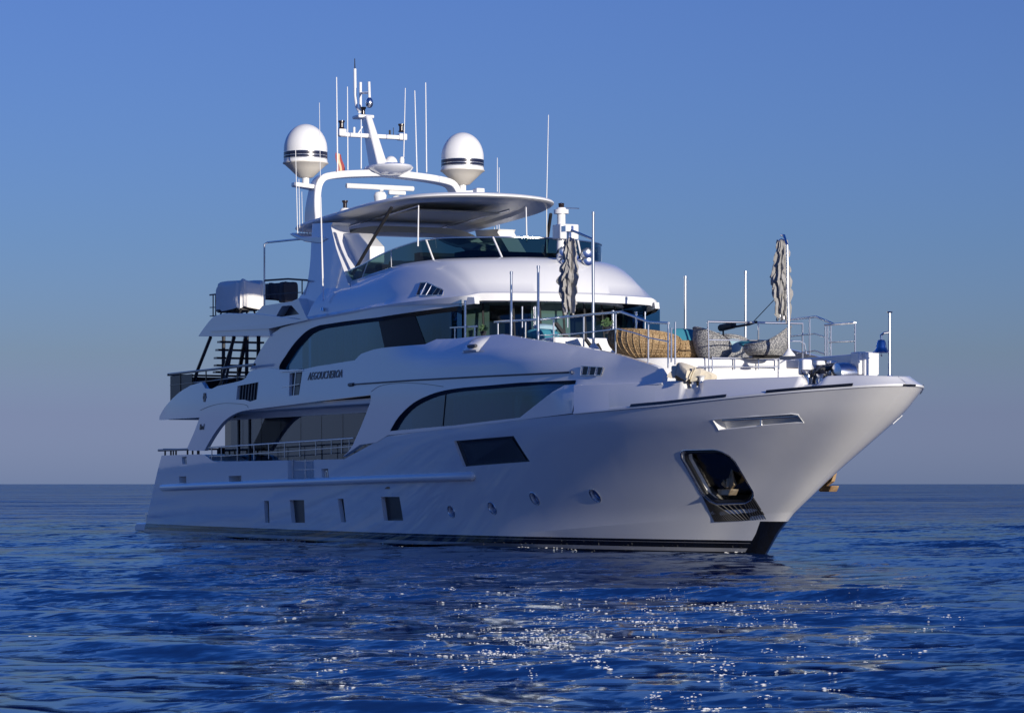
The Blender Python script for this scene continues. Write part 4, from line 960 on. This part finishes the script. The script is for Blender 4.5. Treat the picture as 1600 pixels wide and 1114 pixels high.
# bell post and bell
x, y, z = A3(1390,588,0); zt = at(1390,487,0)[1]
b = MB(); b.tube([(x, 0, z-.15), (x, 0, zt)], .034, 10); b.lathe([(.055,zt-.03),(.065,zt),(0,zt+.01)], (x,0,0), 10); b.lathe([(.08,z-.02),(.07,z+.02),(.042,z+.03)], (x,0,0), 10); b.build('bell_post', M['steel'], Y)
bxp, _, bz = A3(1377,541,-.15); BL = empty('ship_bell', (bxp, -.15, bz), 'polished metal ship bell hanging from the slim post at the bow', 'bell')
b = MB(); b.lathe([(.0,.14),(.07,.135),(.10,.08),(.115,-.02),(.14,-.09),(.195,-.135),(.185,-.14),(.12,-.08),(0,.10)], (0,0,0), 24); b.build('bell_body', M['bell'], BL)
b = MB(); b.tube([(0,0,-.1),(0,0,-.19)], .012, 6); b.lathe([(0,-.03),(.03,0),(0,.03)], (0,0,-.2), 8); b.build('clapper', M['steel'], BL)
b = MB(); b.tube([(0,0,.14),(-.01,0,.24),(.06,.03,.28),(x-bxp,.15,.30)], .028, 8); b.build('bell_bracket', M['steel'], BL)
# ------------------------------------------------------------------ upper aft deck: rail, windbreak, stairs, posts
rail_part('upper_aft_rail', [(263,585),(330,577.5),(398,569.5)], -3.80, [[(266,602),(330,595),(392,587)]], [(322,579,604),(346,577,602),(371,574,599),(282,583,615)], .022, 'brown', rt=.04)
b = MB(); P = [A3(266,588,-3.8), A3(266,625,-3.8), A3(300,606,-3.8), A3(300,584,-3.8)]; b.prism(P, (0,.02,0)); b.build('windbreak', M['brown_panel'], Y)
x, _, z = A3(264,586,-3.8); z2 = at(264,625,-3.8)[1]
b = MB(); b.box((x, 0, (z+z2)/2-.05), (.03, 7.5, z-z2)); b.build('windbreak', M['brown_panel'], Y)
b = MB(); b.box((x, 0, z), (.09, 7.7, .06)); b.build('upper_aft_rail', M['brown'], Y)
for p0_, p1_, yy, r_ in (((329,527),(308,580),-3.3,.055),((366,527),(350,580),-2.9,.055)):
    b = MB(); b.tube([A3(*p0_, yy), A3(*p1_, yy), A3(p1_[0]-6, p1_[1]+24, yy)], r_, 8); b.build('deck_support', M['brown'], Y)
for px, yy in ((349.5,-1.5),(386,-1.2),(404,-2.6)):
    b = MB(); b.tube([A3(px, 524, yy), A3(px-1, 610, yy)], .06, 8); b.build('deck_support', M['rubber'], Y)
ST = [(A3(365,526,-2.4), A3(352,600,-2.4)), (A3(384,526,-1.6), A3(370,600,-1.6))]
st = MB().tube(ST[0], .05, 6).build('stair', M['brown'], Y); MB().tube(ST[1], .07, 6).build('stringer', M['brown'], st)
for py, px0, px1 in ((535,354,398),(547.5,352,394),(560,351,390),(571.5,350,391),(582,350,388)):
    a, c = A3(px0, py, -2.3), A3(px1, py, -1.2); b = MB(); b.box(((a[0]+c[0])/2, (a[1]+c[1])/2, (a[2]+c[2])/2), (.30, 1.5, .06)); b.build('stair_tread', M['brown'], st)
# sun deck rails
b = MB(); b.tube([A3(413,478,-3.3), A3(413,382,-3.3), A3(418,379,-3.2), A3(452,375.5,-2.9), A3(488,372,-2.6)], .03, 8); b.build('sun_deck_post', M['steel'], Y)
rail_part('sun_deck_rail', [(413,438.5),(450,436),(480,438)], -3.25, [[(415,461),(470,457)]], [(472,437,460)], .018, 'rubber', rt=.03)
rail_part('sun_deck_rail', [(328,461),(345,459)], -2.2, [[(328,480.5),(345,480)],[(328,494),(345,493)]], [(333,461,495),(337,460,495)], .02, 'louver')
for zz in (7.1, 6.8): MB().tube([(-27.6,-2.2,zz),(-27.6,3.0,zz)], .02, 6).build('sun_deck_rail', M['louver'], Y)
# ------------------------------------------------------------------ loose things
def cloth_box(d, seed, n=14, amp=.05, e=.28):
    """draped cover over a box: rounded, sagging, wrinkled"""
    r = random.Random(seed); b = MB(); G = []; ph = [r.uniform(0, 6) for _ in range(8)]; m = 2*n
    prof = [(.0,1.0),(.6,1.01),(.86,.99),(.96,.94),(1.0,.84),(1.01,.6),(1.0,.3),(.99,.06),(.97,0)]
    for s, h in prof:
        row = []
        for k in range(48):
            a = 2*math.pi*k/48; ca, sa = math.cos(a), math.sin(a)
            ux = math.copysign(abs(ca)**e, ca); uy = math.copysign(abs(sa)**e, sa)
            w = amp*(math.sin(a*5+ph[0]+h*2)+.7*math.sin(a*9+ph[1]-h*3)+.5*math.sin(a*17+ph[2]))*(.25+s*.4)
            row.append((ux*s*d[0]/2+w*ca, uy*s*d[1]/2+w*sa, h*d[2]+.6*amp*math.sin(a*4+ph[3])*(1 if h > .5 else .6)+.5*amp*math.sin(a*7+ph[4])))
        G.append(row)
    b.grid(G, closed=True); return b
t = empty('covered_tender', A3(375, 484, -2.35), 'white canvas cover strapped over a boxy load on the aft sun deck', 'covered load')
cloth_box((2.5,.88,.86), 3, amp=.06, e=.36).build('cover', M['canvas'], t)
for dx in (-.9, -.3, .4, .95):
    b = MB(); b.tube([(dx,-.38,-.22),(dx+.1,-.3,.04)], .03, 6); b.tube([(dx,.38,-.22),(dx,.3,.04)], .03, 6); b.box((dx,0,-.02),(.12,.8,.08)); b.build('cradle', M['rubber'], t)
t = tag(cloth_box((.9,.7,.5), 5, amp=.025).build('covered_equipment', M['canvas_dark']), 'low dark cover lying behind the pole next to the white canvas load', 'covered load'); t.location = A3(430,468,-.6)
t = tag(cloth_box((.5,.5,.62), 9, amp=.02).build('covered_equipment', M['canvas_dark']), 'tall rounded charcoal cover standing beside the hardtop wing', 'covered load'); t.location = A3(450,472,-.8)
# flag
t = empty('ensign', A3(527,268,-1.55), 'small red and gold flag hanging limp beside the radar arch', 'flag')
for k, mm in enumerate(('red','flag_gold','red')):
    G = []
    for i in range(9):
        z = i/8*.52; row = []
        for j in range(5):
            u = (k+j/4)/3; row.append((-.10+.03*math.sin(z*9+u*5)-.1*u, .34*u*(1-.55*z/.7)+.02*math.sin(z*12), .0+z+.10*(1-u)*z))
        G.append(row)
    MB().grid(G).build('flag_band', M[mm], t)
# folded parasols
def parasol(foot, top, can_top, can_bot, lean, label, arm):
    fx, fy, fz = foot; o = empty('folded_parasol', foot, label, 'parasol', 'folded parasols on the foredeck')
    L = lambda p: (p[0]-fx, p[1]-fy, p[2]-fz)
    MB().tube([(0,0,0), L(top)], .034, 10).build('pole', M['steel'], o)
    b = MB(); b.lathe([(.15,0),(.14,.03),(.06,.12),(.04,.16)], (0,0,0), 16); b.build('foot', M['white'], o)
    MB().tube([L(a) for a in arm], .03, 8).build('arm', M['bell'], o)
    ct, cb = Vector(L(can_top)), Vector(L(can_bot)); G = []; N = 72; rows_ = 64; r = random.Random(label)
    ph = [r.uniform(0, 6.3) for _ in range(12)]
    for i in range(rows_+1):
        t = i/rows_; c = ct.lerp(cb, t); row = []
        base = (.075+.080*min(1, t*2.4))*(1-.35*max(0, (t-.75)/.25))*(1+.10*math.sin(t*13+ph[0])+.07*math.sin(t*37+ph[1]))
        for k in range(N):
            a = 2*math.pi*k/N
            fold = .34*math.sin(a*8+ph[2]+1.2*math.sin(t*4+ph[3]))+.22*math.sin(a*5+ph[4]-t*2)+.22*math.sin(a*13+ph[5]+t*5)+.14*math.sin(a*19+t*29+ph[11])
            tier = .34*((t*5.2+.35*math.sin(a*3+ph[6])+.15*math.sin(a*7+ph[8])) % 1)
            rr = base*(1+.65*fold+tier)
            dz = (.10*math.sin(a*4+ph[7])+.05*math.sin(a*9+ph[8]))*max(0, t-.6)*2.0+.02*math.sin(a*6+t*20)
            row.append((c.x+rr*math.cos(a)+.018*math.sin(t*9+ph[9]), c.y+rr*math.sin(a)+.015*math.sin(t*7+ph[10]), c.z+dz))
        G.append(row)
    MB().grid(G, closed=True).build('canopy', M['taupe'], o, sharp=60)
    b = MB(); b.lathe([(.0,.05),(.05,.03),(.10,-.03),(.09,-.06)], tuple(ct), 12); b.build('canopy_crown', M['steel'], o)
    for q in range(6):
        a = q*math.pi/3; MB().tube([tuple(ct+Vector((.05*math.cos(a),.05*math.sin(a),0))), tuple(cb+Vector((.09*math.cos(a),.09*math.sin(a),-.04)))], .010, 5).build('rib', M['steel'], o)
parasol(A3(1233,556,.4), A3(1230,383,.4), A3(1221,376,.6), A3(1222,497,.6), 0, 'folded taupe parasol standing alone toward the bow against open sky', [A3(1221,368,.6), A3(1225,368,.55), A3(1230,384,.4)])
parasol(A3(927.5,546,-2.28), A3(926,374,-2.28), A3(891,374,-2.45), A3(889,486,-2.45), 0, 'folded taupe parasol hanging in front of the wheelhouse roof and signal mast', [A3(891,360,-2.45), A3(898,362,-2.42), A3(926,374,-2.28)])
b = MB(); x, y, z = A3(889,358,-2.45); b.box((x, y, z), (.25,.3,.14)); b.tube([(x,y,z),(x,y,z-.4)], .06); o = b.build('hoist_head', M['steel'], [o for o in bpy.data.objects if o.name.startswith('folded_parasol')][1]); o.location = -o.parent.location; 
b = MB(); b.tube([A3(1177,503,.5), A3(1212,466,.5)], .010, 5); o = b.build('guy_line', M['rubber'], [o for o in bpy.data.objects if o.name.startswith('folded_parasol')][0]); o.location = -o.parent.location
# boom of the far parasol crutch: black padded arm under the fore rail
t = tag(MB().tube([A3(1126,512.5,.4), A3(1146,508,.4)], .085, 8).tube([A3(1128,514,.4), A3(1170,507,.4), A3(1182,503,.4)], .03, 8).tube([A3(1130,513,.4), A3(1130,540,.4)], .02, 6).build('padded_arm', M['rubber']), 'black padded arm lying under the top rail above the grey rope chairs', 'arm rest')
# basket seats: rim height varies around
def basket(rb, rt, hfun, zb, n=72, lv=10, bulge=.1, lean=None):
    G = []
    for i in range(lv+1):
        t = i/lv; row = []
        for k in range(n):
            a = 2*math.pi*k/n; h = hfun(a); r = rb+(rt-rb)*(t**.6)*(h/hfun(0))**.35+bulge*math.sin(math.pi*t)*.6
            q = lean(a)*t*h if lean else 0
            row.append((r*math.cos(a)+q, r*math.sin(a), zb+h*t))
        G.append(row)
    inner = [[(p[0]*.93, p[1]*.93, p[2]+(.02 if i == lv else 0)) for p in row] for i, row in enumerate(G)][::-1]
    return G, inner[:-3]
def seat_set(name, loc, rz, rb, rt, hb, hf, mm, cush, label, cat, group=None, pw=1.0, ribs=0, lean=None, n=72, bulge=.1):
    o = empty(name, loc, label, cat, group, rz)
    hf_ = lambda a: hf+(hb-hf)*(.5+.5*math.cos(a))**pw
    G, I = basket(rb, rt, hf_, .06, n=n, lean=lean, bulge=bulge)
    MB().grid(G+I, closed=True).build('woven_shell', M[mm], o)
    if ribs:
        rb_ = MB()
        for k in range(0, n, max(1, n//ribs)): rb_.tube([Vector(r_[k])*1.012 for r_ in G], .016, 5)
        for l_ in range(1, len(G), 2): rb_.tube([Vector(p)*1.008 for p in G[l_]]+[Vector(G[l_][0])*1.008], .013, 5)
        rb_.build('weave_ribs', M[mm], o)
    rim = MB(); rim.tube(G[-1]+[G[-1][0]], .03, 6); rim.build('rim', M[mm], o)
    c = MB(); c.lathe([(0,.0),(rb*.92,.0),(rb*.99,.05),(rb*.95,.12),(0,.14)], (0,0,hf*.62), 28); c.build('seat_cushion', M[cush], o)
    f = MB(); f.lathe([(rb*.75,0),(rb*.8,.03),(rb*.75,.06)], (0,0,0), 24); f.build('base_ring', M['teak' if mm == 'wicker' else 'rubber'], o)
    return o
def ZF(px, y): return (at(px, 560, y)[0], y, ZL)
VL = math.atan2(-.907, -.42)                       # world direction that points to the left of the photo
sx, sy, sz = ZF(1010,-1.55)
seat_set('wicker_daybed', (sx, sy, sz), VL+R(38), .48, .87, .64, .30, 'wicker', 'pale_teal', 'round tan wicker daybed with high curved back beside the fore rail', 'daybed', ribs=36, n=108, pw=.6, bulge=.24)
sx, sy, sz = ZF(1064,-.6)
seat_set('wicker_footstool', (sx, sy, sz), 0, .40, .52, .38, .34, 'wicker', 'pale_teal', 'low tan wicker footstool next to the daybed with a pale blue top', 'footstool', ribs=24)
sx, sy, sz = ZF(1114,-.15)
gch = 'grey rope lounge chairs on the foredeck'
seat_set('rope_chair', (sx, sy, sz), VL+R(15), .34, .43, .70, .26, 'rope', 'pale_teal', 'grey rope lounge chair with its tall rounded back toward the wicker daybed', 'lounge chair', gch, pw=.8, lean=lambda a: .05*math.cos(a))
sx, sy, sz = ZF(1197,.5)
seat_set('rope_chair', (sx, sy, sz), VL+R(172), .41, .48, .68, .25, 'rope', 'pale_teal', 'grey rope lounge chair with its pointed back beside the parasol pole at the bow', 'lounge chair', gch, pw=3.0, lean=lambda a: .14*math.cos(a))
sx, sy, sz = ZF(1142,1.3)
seat_set('rope_chair', (sx, sy, sz), VL+R(75), .36, .46, .62, .34, 'rope', 'maroon', 'grey rope lounge chair facing aft between the two nearer rope chairs', 'lounge chair', gch, pw=1.2)
def cushion(loc, d, rz, tilt, mm, label, name='cushion', cat='cushion', group='loose cushions on the foredeck seats'):
    b = MB(); G = []
    for i in range(13):
        v = -math.pi/2+math.pi*i/12; row = []
        for k in range(28):
            a = 2*math.pi*k/28; ca, sa = math.cos(a), math.sin(a); cv = math.cos(v)**.5 if math.cos(v) > 0 else 0
            row.append((math.copysign(abs(ca)**.45, ca)*cv*d[0]/2, math.copysign(abs(sa)**.45, sa)*cv*d[1]/2, math.sin(v)*d[2]/2*(1.0-.35*(abs(ca)*abs(sa))*cv)))
        G.append(row)
    o = b.grid(G, closed=True).build(name, M[mm]); o.location = loc; o.rotation_euler = (0, tilt, rz); return tag(o, label, cat, group)
cushion(A3(1072,528,-.1), (.5,.85,.18), .3, 1.1, 'teal', 'dark teal cushion propped above the low wicker footstool')
cushion(A3(1090,544,.2), (.5,.5,.16), .9, 1.2, 'teal', 'dark teal cushion leaning on the tall rounded back of a rope chair')
cushion(A3(1175,538,.55), (.30,.7,.16), .2, .3, 'teal', 'teal cushion lying flat on the seat of the rope chair by the parasol')
cushion(A3(1131,537,.6), (.12,.4,.34), .5, 0, 'maroon', 'maroon cushion between two rope chairs')
cushion(A3(1146,540,.6), (.14,.5,.34), .2, .3, 'pale_teal', 'pale blue cushion between two rope chairs')
cushion(A3(848,523,-1.9), (.3,.95,.3), .2, .2, 'teal', 'teal bolster on the white bench before the wheelhouse')
cushion(A3(852,512,-1.5), (.3,.62,.18), .2, .2, 'pale_teal', 'pale green cushion on top of the teal bolster')
# lantern on a side table
t = empty('side_lantern', A3(1119,530,-.2), 'small dark lantern standing between the rope chairs', 'lantern')
for dx, dy in ((-.05,-.05),(.05,-.05),(.05,.05),(-.05,.05)): MB().tube([(dx,dy,-.05),(dx,dy,.13)], .008, 4).build('corner_bar', M['rubber'], t)
MB().box((0,0,.14), (.15,.15,.02)).build('lid', M['rubber'], t); MB().box((0,0,-.05), (.14,.14,.02)).build('base', M['rubber'], t); MB().lathe([(.035,-.04),(.035,.06),(0,.065)], (0,0,0), 10).build('candle', M['white_matt'], t)
MB().tube([A3(1119,531,-.2), A3(1119,552,-.2)], .03).build('table_leg', M['rubber'], None); tl = bpy.data.objects['table_leg']; tl.name = 'stem'; tl.parent = t; tl.location = -t.location
# white bench before the wheelhouse and sun loungers
b = MB(); x, y, z = A3(925,536,-1.3); b.box((x-.3, -.6, z-.1), (.9, 3.6, .45)); b.build('wheelhouse_bench', M['white'], Y, bevel=.05)
def lounger(px, py, yy, s, label):
    x, y, z = A3(px, py, yy); o = empty('deck_chair', (x, y, z), label, 'deck chair', 'dark folding deck chairs', VL+math.pi)
    for q in (-.28, .28):
        MB().tube([(-.28*s, q, .46*s), (.16*s, q, -.12*s), (.30*s, q, -.25*s)], .028, 6).build('side_frame', M['rubber'], o)
        MB().tube([(.12*s, q, -.05*s), (.45*s, q, .06*s), (.60*s, q, -.25*s)], .025, 6).build('arm_frame', M['rubber'], o)
    MB().prism([(-.27*s,-.26,.44*s),(-.20*s,-.26,.48*s),(.20*s,-.26,-.04*s),(.13*s,-.26,-.08*s)], (0,.52,0)).build('back_sling', M['canvas_dark'], o)
    MB().prism([(.15*s,-.26,-.06*s),(.16*s,-.26,0),(.52*s,-.26,.0),(.52*s,-.26,-.05*s)], (0,.52,0)).build('seat_sling', M['canvas_dark'], o)
    return o
lounger(881,528,-1.9,.80,'dark folding deck chair with a tall slanted back facing the bow, nearest the wheelhouse bench')
lounger(920,540,-1.75,.50,'low dark folding deck chair just behind the wicker daybed')
# small potted plants
def plant(px, py, yy, s, label):
    o = empty('potted_plant', A3(px, py, yy), label, 'potted plant', 'potted plants on the foredeck')
    MB().lathe([(.06*s,-.14*s),(.11*s,.0),(.12*s,.02*s),(.09*s,.01*s)], (0,0,0), 12).build('pot', M['pot'], o)
    b = MB(); r = random.Random(px)
    for i in range(90):
        a, e, d = r.uniform(0, 6.3), r.uniform(.1, 1.5), r.uniform(.05, .2)*s
        c = Vector((d*math.cos(a)*math.cos(e), d*math.sin(a)*math.cos(e), .03*s+d*math.sin(e)*1.1)); u = Vector((r.gauss(0,1), r.gauss(0,1), r.gauss(0,1))).normalized()*.045*s; w = u.orthogonal().normalized()*.022*s
        b.add([c-u, c+w, c+u, c-w], [(0,1,2,3)])
    b.build('leaves', M['leaf'], o, weld=False)
plant(755,519,-2.6,.8,'small green potted plant in front of the side wheelhouse glass')
plant(948,512,-1.3,1.0,'green potted plant just left of the wicker daybed')
# canvas bundle at the fairlead
t = tag(cloth_box((.62,.85,.30), 21, amp=.085).build('canvas_bundle', M['canvas_cream']), 'crumpled cream canvas cover bundled over the starboard fairlead', 'canvas'); x, y, z = A3(1081,592,-2.25); t.location = (x, y, z-.10); t.rotation_euler = (-.25,.15,.3)
# anchors
def anchor(loc, mm, label, sg):
    o = empty('anchor', loc, label, 'anchor', 'bow anchors')
    MB().tube([(-.08,0,.62),(.0,sg*.12,-.25)], .055, 8).build('shank', M[mm], o)
    for s_ in (-1, 1):
        b = MB(); b.add([(s_*.04,sg*.10,-.30),(s_*.30,sg*.14,-.18),(s_*.34,sg*.22,.22),(s_*.16,sg*.2,-.02),(s_*.04,sg*.02,-.30),(s_*.28,sg*.05,-.18),(s_*.33,sg*.2,.22),(s_*.14,sg*.1,-.02)], [(0,1,2,3),(7,6,5,4),(0,4,5,1),(1,5,6,2),(2,6,7,3),(3,7,4,0)]); b.build('fluke', M[mm], o, bevel=.01)
    b = MB(); b.prism([(-.34,sg*.02,-.28),(.34,sg*.02,-.28),(.22,sg*.02,-.42),(-.22,sg*.02,-.42)], (0,sg*.22,0)); b.build('crown', M[mm], o, bevel=.02)
    return o
ax, az = at(1130,745,-1.25)
anchor((ax, -1.0, az), 'steel_old', 'weathered steel anchor stowed in the dark pocket of the near bow side', -1)
px_, pz_ = at(1288,748,1.45)
o = anchor((px_, 1.42, pz_+.12), 'rust', 'rusty anchor peeking out past the far side of the bow', 1)
